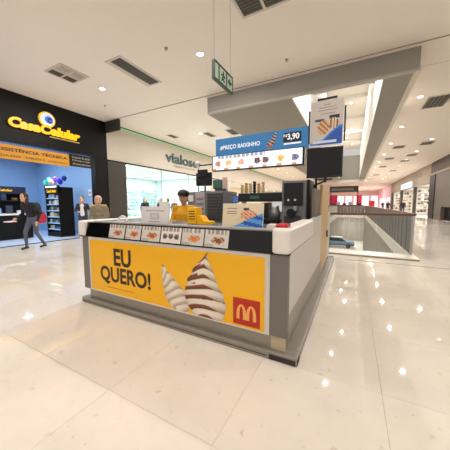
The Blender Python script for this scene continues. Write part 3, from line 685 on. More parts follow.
# white counter: rounded end caps and the flank top
def rbox(name, x0, x1, y0, y1, z0, z1, bev, mt): return kp(MB().box(x0, x1, y0, y1, z0, z1).build(name, mt, None, bev, 4))
rbox('counter_end_cap', -.605, -.45, 1.985, 3.35, .968, 1.192, .03, M_WHITE)
rbox('counter_end_cap', -3.40, -3.24, 1.985, 3.2, .968, 1.178, .03, M_WHITE)
rbox('counter_top', -3.24, -.605, 2.16, 2.62, 1.12, 1.165, .008, M_DPLAST)
kp(box('counter_front_edge', -3.24, -.605, 2.125, 2.16, 1.12, 1.170, M_LGREY))
st = kp(MB().prism([(1.992, .968), (2.13, .968), (2.13, 1.158), (2.035, 1.158)], 'x', -3.235, -.605).build('menu_strip', M_SCREEN))
kp(box('shadow_gap', -3.40, -.452, 2.0, 2.06, .962, .969, M_BPLAST))
# menu cards lie on the sloped strip
sl_dir = Vector((0, .043, .19)).normalized()
edges = [(110, 125.5), (126.4, 141.4), (142.3, 160.7), (161.6, 181.5), (182.4, 204.2), (205.2, 229)]
foods = [(150, 80, 66), (176, 92, 40), (170, 84, 52), (60, 50, 48), (206, 116, 48), (110, 70, 50)]
for k, (e0, e1) in enumerate(edges):
    xa, xb = at(e0, 232, 1, 2.015).x, at(e1, 236, 1, 2.015).x
    def card(u, v, k=k):
        if v > .78 and .08 < u < .9: return (150, 138, 130) if int(u*17+k) % 3 else (216, 208, 202)
        d = (u-.56)**2*1.6+(v-.40)**2*2.6
        if k in (3,):
            for cu in (.2, .5, .8):
                if (u-cu)**2*5+(v-.42)**2*2.2 < .07: return foods[k] if int(v*9) % 2 else (120, 104, 98)
            return (224, 216, 210)
        if d < .035: return foods[k]
        if d < .11: return (214, 160, 106) if (u+v*.7) % .3 < .16 else tuple(int(q*.9+20) for q in foods[k])
        if v < .16 and u < .4: return (176, 166, 158)
        return (206, 199, 192)
    c = sheet('menu_card', xb-xa, .17, 18, 12, card, None, ((xa+xb)/2, 2.012-.002, 1.062), XD, sl_dir, back=.003); kp(c)
    c['label'] = ['menu card with pink sundae picture', 'menu card with golden brown snack', 'menu card with two sundaes', 'menu card with three dark cups', 'menu card with round golden burger', 'menu card with brown dessert cups'][k]
# inner counter at the back carrying the machines
kp(box('back_counter', -3.25, -.62, 4.0, 4.7, .0, 1.0, M_DGREY)); kp(box('back_counter_top', -3.28, -.6, 3.97, 4.73, 1.0, 1.04, M_STEEL))
kp(box('floor_mat', -3.2, -.95, 2.5, 6.0, .002, .03, M_DPLAST))

# ---- objects on and over the kiosk
mb_ = empty('menu_board', (-1.6, 4.2, 1.04), label='blue price board over lit picture strip hung above the kiosk', cat='menu board')
BY = 4.2
part(MB().box(-2.44, -.68, BY+.01, BY+.07, 2.33, 2.66).build('blue_panel', M_BLUE), mb_)
part(MB().box(-2.52, -.74, BY-.02, BY+.07, 2.04, 2.345).build('strip_case', M_BPLAST, None, .02), mb_)
def strip(u, v):
    items = [(.07, (176, 110, 90)), (.2, (226, 170, 90)), (.36, (214, 150, 130)), (.54, (90, 60, 60)), (.63, (100, 66, 66)), (.79, (236, 160, 80)), (.93, (96, 92, 130))]
    if v > .80: return (150, 160, 176) if .05 < u < .62 and int(u*60) % 3 else (226, 238, 248)
    for c, col in items:
        if ((u-c)*6.2)**2+(v-.46)**2 < .045: return col if int((u*80+v*5)) % 3 else tuple(min(255, q+50) for q in col)
    if v < .16 and int(u*40) % 6 < 2: return (200, 150, 120)
    return (232, 242, 250)
part(sheet('lit_picture_strip', 1.72, .265, 90, 14, strip, None, (-1.63, BY-.021, 2.193), XD, ZD, PRINT_LIT, .002), mb_)
part(lettering('lettering', '#PREÇO BAIXINHO', .82, .095, mat('white_ink', (236, 242, 248), .4, emit=.3), None, (-1.93, BY+.009, 2.48), XD, ZD, .02), mb_)
part(box('price_plate', -1.10, -.80, BY+.002, BY+.01, 2.445, 2.60, M_BPLAST), mb_)
part(lettering('price', '3,90', .2, .115, mat('white_ink', (236, 242, 248), .4, emit=.3), None, (-.93, BY+.001, 2.522), XD, ZD, .03), mb_)
part(lettering('price_sign', 'R$', .06, .05, mat('white_ink', (236, 242, 248), .4, emit=.3), None, (-1.065, BY+.001, 2.55), XD, ZD, .01), mb_)
part(box('price_bar', -1.09, -.80, BY+.002, BY+.01, 2.405, 2.43, mat('white_ink', (236, 242, 248), .4)), mb_)
def cone(u, v):
    x = u-.15-.55*v
    if v < .3:
        if abs(x-.1) < .05+.2*v: return (190, 120, 60)
        return None
    w = .30*(1.05-v)+.03
    if abs(x-.08) > w: return None
    f = (v*7+x*3) % 1
    return (84, 38, 30) if f < .5 else (208, 176, 156)
part(sheet('ice_cream_picture', .30, .30, 24, 24, cone, None, (-1.30, BY+.009, 2.49), XD, ZD, back=.003), mb_)
part(MB().tube([(-2.5, BY+.06, 2.2), (-2.86, BY+.06, 2.2), (-3.2, BY+.5, 2.2), (-3.2, BY+.5, 1.04)], .014).build('support_pole', M_BPLAST), mb_)
part(MB().lathe(-2.9, BY+.06, [(0, 2.29), (.05, 2.28), (.075, 2.24), (.06, 2.215), (0, 2.21)], 16).build('lamp_cap', M_WHITE), mb_)
part(MB().tube([(-.72, BY+.09, 2.3), (-.56, BY+.09, 2.3), (-.56, BY+.09, 1.04)], .018).build('support_pole', M_BPLAST), mb_)

tv = empty('screen', (-.44, 4.3, 1.2), label='black flat screen on short stand under the white and blue poster', cat='screen')
TY = 4.18
part(MB().box(-.70, -.165, TY, TY+.05, 1.815, 2.29).build('casing', M_BPLAST, None, .01), tv)
part(box('panel', -.68, -.185, TY-.003, TY, 1.85, 2.27, M_SCREEN), tv)
part(MB().box(-.52, -.30, TY-.03, TY+.08, 1.775, 1.795).build('stand_foot', M_BPLAST, None, .006), tv); part(MB().cyl((-.41, TY+.025, 1.74), (-.41, TY+.025, 1.82), .018).build('stand_stem', M_BPLAST), tv)
part(MB().tube([(-.41, TY+.03, 1.76), (-.575, TY+.03, 1.7), (-.575, TY+.03, 1.04)], .014).build('stand_arm', M_BPLAST), tv)
ps = empty('advert_poster', (-.4, 4.15, 2.26), label='white poster with blue wave and dessert pictures above black screen', cat='poster')
def poster(u, v):
    wave = .16+.12*math.sin(u*4.2-2.2)+.16*u*u
    if v < .1 and .12 < u < .84 and .045 < v: return (206, 220, 240)
    if v < wave: return (32, 84, 176) if v < wave-.05 else (66, 130, 214)
    if (u-.42)**2+(v-.40)**2*1.3 < .035: return (214, 178, 130) if int((u*13+v*17)) % 2 else (170, 110, 70)
    if (u-.72)**2+(v-.47)**2*1.3 < .022: return (140, 84, 66) if int(u*21) % 2 else (226, 200, 170)
    if .15 < u < .42 and .53 < v < .60: return (60, 74, 110)
    if .58 < u < .88 and .57 < v < .66: return (34, 36, 50)
    for q, (a, b_) in zip((.70, .77, .83, .9), ((.3, .75), (.22, .8), (.25, .78), (.4, .62))):
        if q < v < q+.03 and a < u < b_: return (150, 140, 138)
    return (202, 192, 184)
PXD = Vector((1, 0, 0)); PZD = Vector((.02, 0, 1))
part(MB().prism([(-.66, 2.29), (-.18, 2.285), (-.155, 2.985), (-.645, 3.0)], 'y', 4.13, 4.145).build('board', M_WHITE), ps)
part(sheet('print', .462, .66, 36, 50, poster, None, (-.412, 4.129, 2.645), PXD, PZD, back=.002), ps)
part(MB().box(-.55, -.27, 4.12, 4.16, 2.99, 3.02).build('hanger_clip', M_BPLAST), ps)
for x in (-.675, -.165): part(box('side_clip', x, x+.022, 4.125, 4.17, 2.35, 2.86, M_BPLAST), ps)

# coffee machine
cm = empty('coffee_machine', (-.85, 4.3, 1.04), label='tall grey drink machine with black front panel beside the partition', cat='machine')
part(MB().box(-1.07, -.66, 4.05, 4.5, 1.05, 1.78).build('body', M_GPLAST, None, .02), cm)
part(box('front_panel', -1.03, -.72, 4.03, 4.05, 1.37, 1.74, M_SCREEN), cm); part(box('side_panel', -.658, -.62, 4.03, 4.5, 1.05, 1.78, M_BLACK), cm)
part(box('drip_bay', -1.02, -.74, 4.035, 4.05, 1.08, 1.20, M_DPLAST), cm)
part(MB().cyl((-.90, 4.05, 1.25), (-.90, 3.97, 1.25), .07, n=20).build('dispense_knob', M_BPLAST), cm)
for x in (-.95, -.84): part(MB().cyl((x, 4.03, 1.46), (x, 4.015, 1.46), .018, n=12).build('button', M_WHITE), cm)
part(MB().box(-.86, -.80, 3.98, 4.03, 1.28, 1.36).build('spout', M_STEEL, None, .008), cm)
# low brewer beside it
br = empty('brewer', (-1.25, 4.25, 1.04), label='black low brewer with steel jug under the long dark unit', cat='machine')
part(MB().box(-1.46, -1.12, 4.05, 4.4, 1.05, 1.14).build('base', M_BPLAST, None, .01), br); part(MB().box(-1.46, -1.34, 4.15, 4.4, 1.14, 1.42).build('tower', M_BPLAST, None, .01), br)
part(MB().lathe(-1.22, 4.18, [(0, 1.141), (.085, 1.141), (.095, 1.25), (.07, 1.33), (.075, 1.36), (0, 1.36)], 18).build('jug', M_STEEL), br)
# long dark unit carried on a stand
lu = empty('warming_unit', (-1.45, 4.35, 1.04), label='long low dark glass fronted warming unit in the kiosk', cat='warmer')
part(MB().box(-1.95, -1.09, 4.2, 4.55, 1.44, 1.60).build('casing', M_BPLAST, None, .012), lu)
part(box('glass_front', -1.9, -1.14, 4.193, 4.2, 1.47, 1.57, M_SCREEN), lu)
part(box('display', -1.7, -1.52, 4.188, 4.193, 1.49, 1.55, mat('green_display', (40, 86, 84), .3, emit=.2)), lu)
for x in (-1.93, -1.13): part(box('leg', x, x+.03, 4.3, 4.5, 1.04, 1.44, M_STEEL), lu)
for k in range(6):
    x = -1.92+k*.085; hh = [.16, .2, .19, .22, .18, .2][k]; c = [(214, 190, 150), (206, 172, 120), (222, 196, 150), (46, 44, 44), (214, 168, 104), (222, 190, 140)][k]
    b = MB()
    for q in range(4): b.lathe(x, 4.33, [(.024, 1.601+q*hh/4), (.034, 1.601+(q+.8)*hh/4), (.037, 1.601+(q+.86)*hh/4), (.037, 1.601+(q+.95)*hh/4), (.026, 1.601+(q+1)*hh/4)], 14)
    b.build('cup_stack', mat('cup_%d' % k, c, .5, emit=.05), label=f'{"black" if k == 3 else "tan"} paper cup stack, {ORD[k]} of the row on dark warming unit', cat='cups', group='cup stacks on the warming unit')
# till machine at the other end
tl = empty('soft_serve_machine', (-2.6, 4.3, 1.04), label='wide grey soft serve machine with dark grille behind counter', cat='machine')
part(MB().box(-3.04, -2.18, 4.05, 4.65, 1.05, 1.65).build('body', M_GPLAST, None, .015), tl)
part(box('pale_panel', -2.82, -2.60, 4.03, 4.05, 1.14, 1.64, mat('pale_grey_panel', (176, 172, 174), .45)), tl)
part(box('grille_panel', -2.54, -2.2, 4.036, 4.05, 1.08, 1.60, M_DPLAST), tl)
for k in range(8): part(box('grille_slat', -2.53, -2.21, 4.028, 4.036, 1.12+k*.06, 1.145+k*.06, mat('slat_grey', (84, 82, 82), .5)), tl)
part(box('control_plate', -3.0, -2.88, 4.035, 4.05, 1.45, 1.58, M_WHITE), tl)
for k in range(4):
    part(box('key_row', -2.79, -2.63, 4.022, 4.03, 1.18+k*.1, 1.22+k*.1, M_GPLAST), tl)
mo = empty('order_monitor', (-2.72, 4.25, 1.65), label='black order monitor turned away on top of grey machine', cat='monitor')
part(MB().box(-2.92, -2.54, 4.2, 4.24, 1.77, 2.04).build('casing', M_BPLAST, None, .012), mo); part(MB().box(-2.86, -2.62, 4.17, 4.2, 1.95, 2.1).build('rear_hood', M_BPLAST, None, .01), mo)
part(MB().box(-2.8, -2.64, 4.18, 4.32, 1.651, 1.67).build('foot', M_BPLAST), mo); part(MB().cyl((-2.72, 4.24, 1.67), (-2.72, 4.24, 1.8), .02).build('stem', M_BPLAST), mo)
gm = empty('card_reader', (-2.4, 4.25, 1.65), label='small green lit display in pale frame beside black monitor', cat='display')
part(MB().box(-2.52, -2.3, 4.22, 4.26, 1.70, 1.88).build('casing', M_DPLAST, None, .01), gm); part(box('screen', -2.5, -2.32, 4.215, 4.22, 1.72, 1.86, mat('green_screen', (54, 96, 82), .3, emit=.25)), gm)
part(box('side_frame', -2.3, -2.2, 4.22, 4.25, 1.66, 1.92, mat('pink_frame', (206, 180, 168), .5)), gm); part(box('foot', -2.46, -2.22, 4.2, 4.3, 1.651, 1.70, M_DPLAST), gm)
bs = empty('small_monitor', (-2.05, 4.3, 1.04), label='small blue lit monitor between soft serve machine and warming unit', cat='monitor')
part(MB().box(-2.12, -1.98, 4.3, 4.33, 1.42, 1.56).build('casing', M_DPLAST, None, .006), bs); part(box('screen', -2.11, -1.99, 4.296, 4.3, 1.43, 1.55, mat('blue_screen', (80, 110, 170), .3, emit=.4)), bs); part(MB().cyl((-2.05, 4.315, 1.041), (-2.05, 4.315, 1.43), .015).build('stem', M_DPLAST), bs)

# counter signs
def stand_sign(name, label, x0, x1, z0, z1, y, fn, nx, ny, tilt=.06):
    t = empty(name, ((x0+x1)/2, y, z0), label=label, cat='counter sign')
    up = Vector((0, tilt, 1)).normalized(); h = z1-z0; c = Vector(((x0+x1)/2, y+tilt*h/2, (z0+z1)/2))
    M4 = frame_of(c, XD, up); b = MB().box(-(x1-x0)/2, (x1-x0)/2, -h/2, h/2, -.006, 0); b.v = [tuple(M4 @ Vector(v)) for v in b.v]
    part(b.build('acrylic_plate', M_WHITE), t); part(sheet('print', x1-x0-.008, h-.008, nx, ny, fn, None, c, XD, up, back=.002), t)
    part(box('foot', x0+.03, x1-.03, y, y+.09, z0-.002, z0+.005, M_WHITE), t)
    return t
def paper(u, v):
    if .72 < v < .76 and .15 < u < .85 or .82 < v < .85 and .22 < u < .8: return (150, 146, 150)
    if .2 < v < .62 and .33 < u < .66: return (186, 178, 182) if (abs(u-.495) > .13 or v > .56 or v < .26) else (212, 206, 206)
    if .08 < v < .12 and .3 < u < .7: return (170, 164, 168)
    return (228, 222, 220)
stand_sign('paper_sign', 'white paper notice standing on kiosk counter', -2.385, -1.925, 1.166, 1.372, 2.2, paper, 30, 18)
def promo(u, v):
    if v < .62*(u-.28)*1.4 and u > .28:
        return (30, 84, 176) if ((v+.4*u) % .34) < .15 else (86, 158, 222)
    if .1 < u < .35 and any(abs(v-q) < .028 for q in (.56, .66, .78)): return (150, 138, 128)
    if .52 < u < .66 and .72 < v < .82: return (40, 44, 60)
    d = (u-.66)**2*1.3+(v-.52)**2
    if d < .05: return (206, 90, 70) if (u*9+v*7) % 1 < .4 else (226, 190, 150)
    if (u-.5)**2+(v-.32)**2 < .02: return (226, 196, 160)
    return (224, 208, 178)
stand_sign('promo_sign', 'cream and blue dessert sign standing by the rounded counter end', -1.2, -.755, 1.166, 1.405, 2.19, promo, 36, 22, .12)
# small card behind the notice, pale arched holder, yellow box, red tub
MB().box(-2.22, -2.06, 2.36, 2.37, 1.166, 1.43).box(-2.22, -2.06, 2.34, 2.40, 1.166, 1.172).build('card_holder', M_WHITE, label='small white card peeping above paper notice', cat='card holder')
arc = [(-2.79+.085*math.cos(math.pi*i/10), 2.25, 1.168+.07*math.sin(math.pi*i/10)) for i in range(11)]
MB().tube(arc, .012).box(-2.88, -2.70, 2.2, 2.3, 1.166, 1.172).build('napkin_holder', M_WHITE, label='small white arched napkin holder near the far counter corner', cat='napkin holder')
yb = empty('yellow_box', (-1.56, 2.4, 1.165), label='yellow printed takeaway box and tray on counter before the worker', cat='box')
part(MB().box(-1.73, -1.60, 2.3, 2.42, 1.166, 1.36).build('carton', M_YEL, None, .006), yb)
for k in range(4): part(box('print_line', -1.71, -1.62, 2.298, 2.3, 1.22+k*.03, 1.23+k*.03, M_INK), yb)
part(MB().prism([(-1.59, 1.166), (-1.42, 1.166), (-1.42, 1.20), (-1.50, 1.205), (-1.545, 1.26), (-1.59, 1.27)], 'y', 2.3, 2.42).build('tray', M_YEL), yb)
rt = empty('red_tub', (-.545, 2.12, 1.19), label='red lidded tub on rounded white counter end', cat='tub')
part(MB().box(-.60, -.49, 2.06, 2.2, 1.192, 1.222).build('lid', mat('glossy_red', (200, 24, 20), .3), None, .012), rt); part(MB().box(-.592, -.498, 2.07, 2.19, 1.19, 1.2).build('rim', M_RED), rt)
MB().box(-.72, -.612, 2.2, 2.3, 1.166, 1.2).box(-.71, -.622, 2.21, 2.29, 1.2, 1.206).build('napkin_pack', M_WHITE, label='flat white napkin pack between promo sign and red tub', cat='napkins')

# exit sign
ex = empty('exit_sign', (-2.0, 3.7, 3.36), label='green framed exit sign hanging from two wires', cat='sign')
part(MB().box(-2.02, -1.98, 3.40, 4.02, 3.36, 3.63).build('panel', mat('sign_pale_green', (176, 196, 176), .4, emit=.2), None, .004), ex)
M_DKG = mat('dark_green', (24, 62, 38), .4)
for a in ((3.39, 4.03, 3.61, 3.64), (3.39, 4.03, 3.35, 3.38), (3.385, 3.405, 3.36, 3.63), (4.015, 4.035, 3.36, 3.63), (3.52, 3.55, 3.38, 3.61), (3.78, 3.81, 3.38, 3.61)):
    part(box('green_bar', -2.025, -1.975, a[0], a[1], a[2], a[3], M_DKG), ex)
b = MB().ball((-1.978, 3.68, 3.565), (.004, .022, .022), 10)
for a in ((3.68, 3.545, 3.66, 3.48), (3.66, 3.48, 3.62, 3.41), (3.66, 3.48, 3.71, 3.41), (3.67, 3.53, 3.73, 3.49), (3.67, 3.53, 3.61, 3.50)): b.cyl((-1.978, a[0], a[1]), (-1.978, a[2], a[3]), .012, n=6)
part(b.build('running_figure', M_DKG), ex)
part(MB().prism([(3.84, 3.5), (3.92, 3.57), (3.92, 3.52), (3.99, 3.52), (3.99, 3.48), (3.92, 3.48), (3.92, 3.43)], 'x', -1.982, -1.976).build('arrow', M_DKG), ex)
for y in (3.42, 3.98): part(MB().cyl((-2, y, 3.63), (-2, y, H1), .004, n=6).build('wire', M_STEEL), ex)

# car on the lower level
CARX = -1.75
ca = empty('car', (CARX, 39, -5), label='blue and silver car parked on the lower level', cat='car')
side = [(-2.1, .35), (2.1, .35), (2.15, .62), (2.0, .85), (1.1, .98), (.5, 1.45), (-1.0, 1.48), (-1.7, 1.0), (-2.1, .9), (-2.18, .6)]
c = MB().prism([(x+CARX, z-5) for x, z in side], 'y', 38.1, 39.8).build('body', mat('car_blue', (104, 134, 156), .2, metal=.4), None, .06); part(c, ca)
part(MB().prism([(x+CARX, z-5) for x, z in ((-1.5, .98), (1.0, .98), (.45, 1.4), (-.95, 1.42))], 'y', 38.08, 39.82).build('side_window', M_SCREEN), ca)
for x in (CARX-1.35, CARX+1.35):
    for y in (38.12, 39.68): part(MB().cyl((x, y-.1, -4.66), (x, y+.1, -4.66), .33, n=20).build('wheel', M_BPLAST), ca)
part(box('side_trim', CARX-2.1, CARX+2.1, 38.07, 38.1, -4.62, -4.45, M_DPLAST), ca); part(MB().box(CARX-1.0, CARX+.5, 38.5, 39.4, -3.53, -3.49).build('roof_rack', M_WHITE), ca)

# ================================================================== PEOPLE
def person(label, loc, rz, height, pose, cols, hair='short', voxel=.016, extras=None, cat='person'):
    """one continuous body grown from overlapping volumes; local axes: x = person's right, y = forward, z = up"""
    S = height/1.72
    J = dict(pelvis=(0, 0, .95), chest=(0, .02, 1.28), neck=(0, .02, 1.45), head=(0, .05, 1.60),
             shR=(.17, .01, 1.39), elR=(.24, -.02, 1.12), wrR=(.25, .08, .88), shL=(-.17, .01, 1.39), elL=(-.24, -.02, 1.12), wrL=(-.25, .08, .88),
             hipR=(.09, 0, .92), knR=(.10, .03, .50), anR=(.10, -.02, .09), hipL=(-.09, 0, .92), knL=(-.10, .03, .50), anL=(-.10, -.02, .09))
    J.update(pose); J = {k: Vector(v) for k, v in J.items()}
    B = []
    def seg(a, b, ra, rb, mk, n=7, fl=(1, 1, 1)):
        a = Vector(a); b = Vector(b)
        for i in range(n):
            t = i/(n-1); r = ra+(rb-ra)*t; B.append((a.lerp(b, t), (r*fl[0], r*fl[1], r*fl[2]), mk))
    up = (J['neck']-J['pelvis']).normalized()
    seg(J['pelvis']-up*.02, J['pelvis']+up*.12, .165, .148, 'legs', 3, (1, .74, .8))
    seg(J['pelvis']+up*.08, J['chest'], .155, .172, 'top', 6, (1, .72, .8)); seg(J['chest'], J['neck']-up*.07, .172, .12, 'top', 4, (1.1, .70, .7))
    seg(J['shR'], J['shL'], .068, .068, 'top', 9)
    seg(J['neck']-up*.05, J['neck']+up*.05, .056, .052, 'skin', 4)
    for s in 'RL':
        seg(J['sh'+s], J['el'+s], .062, .048, 'top'); seg(J['el'+s], J['wr'+s], .048, .036, 'top')
        d = (J['wr'+s]-J['el'+s]).normalized(); sx = 1 if s == 'R' else -1
        side = Vector((0, 1, 0)).cross(d); side = side.normalized() if side.length > .1 else Vector((1, 0, 0)); fwd = d.cross(side).normalized()
        w = J['wr'+s]; seg(w, w+d*.085, .030, .036, 'skin', 4, (.8, 1.0, 1.0))
        for q, (off, ln) in enumerate(((-.027, .062), (-.009, .076), (.009, .08), (.027, .07))):
            p = w+d*.085+fwd*off; seg(p, p+d*ln*.5, .0105, .010, 'skin', 3); seg(p+d*ln*.5, p+d*ln*.92-side*.02*sx, .010, .0085, 'skin', 3)
        p = w+d*.03+fwd*.03; seg(p, p+d*.045+fwd*.03, .013, .010, 'skin', 4)
        seg(J['hip'+s], J['kn'+s], .092, .062, 'legs', 8); seg(J['kn'+s], J['an'+s], .060, .042, 'legs', 8)
        a = J['an'+s]; seg(a+Vector((0, -.02, -.03)), a+Vector((0, .13, -.05)), .045, .038, 'shoe', 5, (1, 1, .85))
    h = J['head']
    seg(h+Vector((0, -.012, .03)), h+Vector((0, .0, .05)), .088, .088, 'skin', 3, (.9, 1.05, 1.05)); seg(h+Vector((0, .02, -.03)), h+Vector((0, .035, -.075)), .07, .045, 'skin', 4)
    B.append((h+Vector((0, .10, -.005)), (.013, .02, .016), 'skin')); B.append((h+Vector((0, .085, -.045)), (.022, .012, .008), 'lip'))
    for sx in (-1, 1): B.append((h+Vector((.082*sx, -.005, .0)), (.012, .022, .03), 'skin'))
    if pose.get('_skirt'): pass
    for e in (extras or []): seg(*e)
    b = MB()
    for c, r, mk in B: b.ball(c, r, 12)
    tmp = b.build('tmp', M_WHITE, None, fix=False)
    rm = tmp.modifiers.new('r', 'REMESH'); rm.mode = 'VOXEL'; rm.voxel_size = voxel; rm.use_smooth_shade = True
    sm = tmp.modifiers.new('s', 'SMOOTH'); sm.factor = .5; sm.iterations = 2
    dg = bpy.context.evaluated_depsgraph_get(); me = bpy.data.meshes.new_from_object(tmp.evaluated_get(dg)); bpy.data.objects.remove(tmp)
    keys = ['skin', 'top', 'legs', 'shoe', 'lip', 'coat']; me.materials.clear()
    for kq in keys:
        c = cols.get(kq, cols['top']) if kq != 'lip' else tuple(int(v*.72) for v in cols['skin'])
        me.materials.append(mat('cloth_%d_%d_%d' % tuple(c), c, .75 if kq != 'skin' else .5, var=.1, scale=18))
    n = len(me.polygons); ctr = np.empty(n*3); me.polygons.foreach_get('center', ctr); ctr = ctr.reshape(-1, 3)
    best = np.full(n, 1e9); idx = np.zeros(n, int)
    for c, r, mk in B:
        d = np.linalg.norm((ctr-np.array(c))/np.array(r), axis=1); d = (d-1)*min(r)
        u = d < best; best[u] = d[u]; idx[u] = keys.index(mk)
    me.polygons.foreach_set('material_index', idx.astype(np.int32)); me.polygons.foreach_set('use_smooth', np.ones(n, bool)); me.update()
    root = empty('person', loc, rz, label=label, cat=cat); root.scale = (S, S, S)
    bo = bpy.data.objects.new('body', me); link(bo, root)
    eyes = MB()
    for sx in (-1, 1): eyes.ball(h+Vector((.031*sx, .083, .022)), (.011, .008, .008), 8)
    eyes.build('eyes', mat('eye_dark', (30, 22, 20), .2), root)
    hm = mat('hair_%d_%d_%d' % tuple(cols['hair']), cols['hair'], .6, var=.25, scale=30)
    hb = MB(); H = [(h+Vector((0, -.022, .055)), (.095, .105, .098)), (h+Vector((0, -.05, .0)), (.085, .075, .09))]
    if hair == 'long': H += [(h+Vector((sx*.07, -.03, -.02-k*.06)), (.035, .05, .06)) for k in range(4) for sx in (-1, 1)]+[(h+Vector((0, -.075, -.05-k*.06)), (.08, .035, .06)) for k in range(4)]
    if hair == 'bun': H += [(h+Vector((0, -.13, .05)), (.05, .05, .05))]
    for c, r in H: hb.ball(c, r, 12)
    t2 = hb.build('tmp', hm, None, fix=False); rm = t2.modifiers.new('r', 'REMESH'); rm.mode = 'VOXEL'; rm.voxel_size = .016; rm.use_smooth_shade = True
    dg = bpy.context.evaluated_depsgraph_get(); m2 = bpy.data.meshes.new_from_object(t2.evaluated_get(dg)); bpy.data.objects.remove(t2)
    m2.materials.clear(); m2.materials.append(hm)
    bm = bmesh.new(); bm.from_mesh(m2)      # keep the face free of hair
    dl = [v for v in bm.verts if (v.co-h).y > .045 and (v.co-h).z < .075]
    bmesh.ops.delete(bm, geom=dl, context='VERTS'); bm.to_mesh(m2); bm.free()
    link(bpy.data.objects.new('hair', m2), root)
    return root, J
def face(dx, dy): return math.atan2(-dx, dy)      # turn so that local +y points along (dx, dy)
SK = (214, 164, 134)
# walker passing the phone shop
WKP = at(35, 248.5, 2, 0)
wk, J = person('person in black jacket and grey jeans striding past phone shop with red bag', WKP, face(.25, -1), 1.78,
    dict(pelvis=(0, 0, .93), chest=(0, .09, 1.25), neck=(0, .15, 1.42), head=(0, .22, 1.55), shR=(.18, .12, 1.36), shL=(-.18, .12, 1.36),
         elR=(.25, .10, 1.08), wrR=(.22, .30, .95), elL=(-.26, -.02, 1.10), wrL=(-.24, .05, .86),
         knR=(.10, .17, .52), anR=(.09, .17, .09), knL=(-.10, .0, .50), anL=(-.09, -.25, .10)),
    dict(skin=SK, top=(24, 22, 26), legs=(84, 88, 104), shoe=(40, 34, 34), hair=(52, 32, 26)), 'long', .011)
bp = MB().ball((0, -.13, 1.22), (.15, .11, .21), 16).ball((0, -.21, 1.12), (.11, .06, .11), 12).build('backpack', mat('navy_cloth', (26, 28, 44), .7), wk)
bpy.context.view_layer.update(); WM = wk.matrix_world.copy()
def on_walker(b):
    b.v = [tuple(WM @ Vector(v)) for v in b.v]; return b
M_REDC = mat('red_cloth', (176, 26, 52), .6)
rb = empty('shoulder_bag', tuple(WM @ Vector((.12, -.30, .86))), label='red bag hanging behind the hip of striding walker', cat='bag')
part(on_walker(MB().prism([(-.46, .76), (-.19, .76), (-.16, .95), (-.22, 1.14), (-.40, 1.14), (-.49, .95)], 'x', .03, .20)).build('pouch', M_REDC, None, .03), rb)
part(on_walker(MB().tube([(.12, -.30, 1.13), (.16, -.12, 1.40), (.16, .08, 1.44)], .013)).build('strap', M_REDC), rb)
w_ = J['wrR']+(J['wrR']-J['elR']).normalized()*.12
on_walker(MB().box(w_.x-.10, w_.x+.10, w_.y-.02, w_.y+.20, w_.z-.035, w_.z-.012).box(w_.x-.08, w_.x+.08, w_.y, w_.y+.18, w_.z-.012, w_.z-.006)).build('paper_packet', mat('pale_pink_paper', (232, 214, 214), .5), label='folded pale paper packet held by striding walker', cat='packet')
# people near the far counter corner
person('person in dark open jacket and white shirt at phone shop entrance', (-9.75, 5.95, 0), face(.75, -.7), 1.70,
    dict(elR=(.26, .05, 1.16), wrR=(.12, .22, 1.12), elL=(-.27, -.02, 1.15), wrL=(-.34, .12, 1.35), head=(0, .08, 1.60)),
    dict(skin=SK, top=(34, 34, 42), legs=(46, 52, 66), shoe=(216, 214, 214), hair=(30, 22, 20), coat=(222, 214, 214)), 'short', .016,
    extras=[((0, .10, 1.02), (0, .10, 1.36), .085, .075, 'coat', 5, (1, .7, 1))])
person('blonde person in grey beige coat beyond the far counter corner', (-6.05, 4.15, 0), face(.45, -1), 1.63,
    dict(head=(0, .07, 1.58), elR=(.25, .03, 1.12), wrR=(.1, .22, 1.05), elL=(-.25, .03, 1.12), wrL=(-.1, .22, 1.05)),
    dict(skin=(208, 160, 134), top=(128, 116, 96), legs=(60, 58, 60), shoe=(40, 38, 38), hair=(196, 176, 148)), 'bun', .016,
    extras=[((.16, .0, 1.3), (.17, .02, .7), .095, .12, 'top', 6), ((-.16, .0, 1.3), (-.17, .02, .7), .095, .12, 'top', 6), ((0, .02, 1.3), (0, .02, .6), .15, .2, 'top', 7), ((.2, .01, 1.36), (.24, .01, 1.14), .07, .062, 'top', 5), ((-.2, .01, 1.36), (-.24, .01, 1.14), .07, .062, 'top', 5)])
person('person in bright yellow top half hidden behind the blonde person', (-7.35, 5.02, 0), face(.4, -.8), 1.64, dict(shR=(.22, .01, 1.40), shL=(-.22, .01, 1.40), elR=(.32, 0, 1.14), elL=(-.32, 0, 1.14)),
    dict(skin=SK, top=(216, 192, 30), legs=(50, 54, 70), shoe=(40, 38, 38), hair=(196, 186, 170)), 'short', .018)
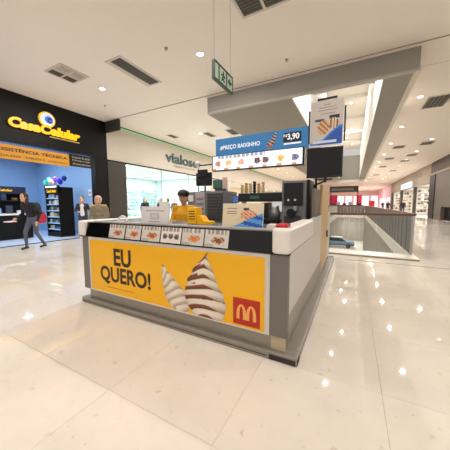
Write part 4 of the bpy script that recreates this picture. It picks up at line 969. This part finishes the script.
# kiosk worker with cap
wkr, J = person('kiosk worker in yellow shirt and black cap behind the counter', (-2.63, 3.42, .03), face(.4, -.9), 1.60,
    dict(elR=(.24, .02, 1.14), wrR=(.12, .26, 1.1), elL=(-.24, .02, 1.14), wrL=(-.1, .26, 1.1), head=(0, .08, 1.58)),
    dict(skin=SK, top=(224, 164, 26), legs=(36, 34, 36), shoe=(20, 20, 20), hair=(24, 20, 20)), 'short', .014)
hd = J['head']
MB().ball(hd+Vector((0, -.012, .085)), (.108, .118, .088), 16).box(-.07, .07, hd.y+.06, hd.y+.17, hd.z+.06, hd.z+.075).build('cap', M_BPLAST, wkr)
# shoppers in the white shop and along the aisle
SHOP_X = -11.4
def sy(px): return at(px, 204, 0, SHOP_X).y
for k, (lb, x, y, dx, dy, hh, top, lg_, hr) in enumerate((
    ('dark haired person in black inside white shop nearest olive column', SHOP_X, sy(145), .9, -.4, 1.78, (22, 22, 26), (40, 40, 48), 'long'),
    ('person in black second along the white shop window', SHOP_X, sy(160.5), .3, -1, 1.76, (26, 24, 28), (30, 30, 36), 'short'),
    ('person in charcoal third along the white shop window', SHOP_X, sy(168), -.5, -1, 1.8, (34, 32, 36), (30, 30, 36), 'long'),
    ('person in dark top beside the yellow shirted worker in white shop', SHOP_X, sy(174.5), .6, -1, 1.74, (38, 30, 32), (40, 36, 40), 'short'),
    ('dark clothed shopper standing by the bright shelved shop', 5.2, 35.0, -.3, -1, 1.75, (28, 28, 34), (34, 34, 42), 'short'),
    ('shopper in black walking beyond the guard rail corner', 4.1, 38.5, .2, -1, 1.72, (20, 20, 24), (40, 38, 42), 'long'),
    ('distant shopper in black near the pink shop front', 4.3, 47.0, -.2, -1, 1.75, (22, 22, 26), (30, 30, 34), 'short'),
    ('dark clothed customer standing at crimson snack stand', .75, 38.6, -.3, .9, 1.75, (30, 28, 32), (30, 30, 36), 'short'))):
    person(lb, (x, y, 0), face(dx, dy), hh, dict(knR=(.10, .06, .5), anR=(.10, .08, .09)), dict(skin=SK, top=top, legs=lg_, shoe=(26, 24, 24), hair=(30, 22, 20)), hr, .022)
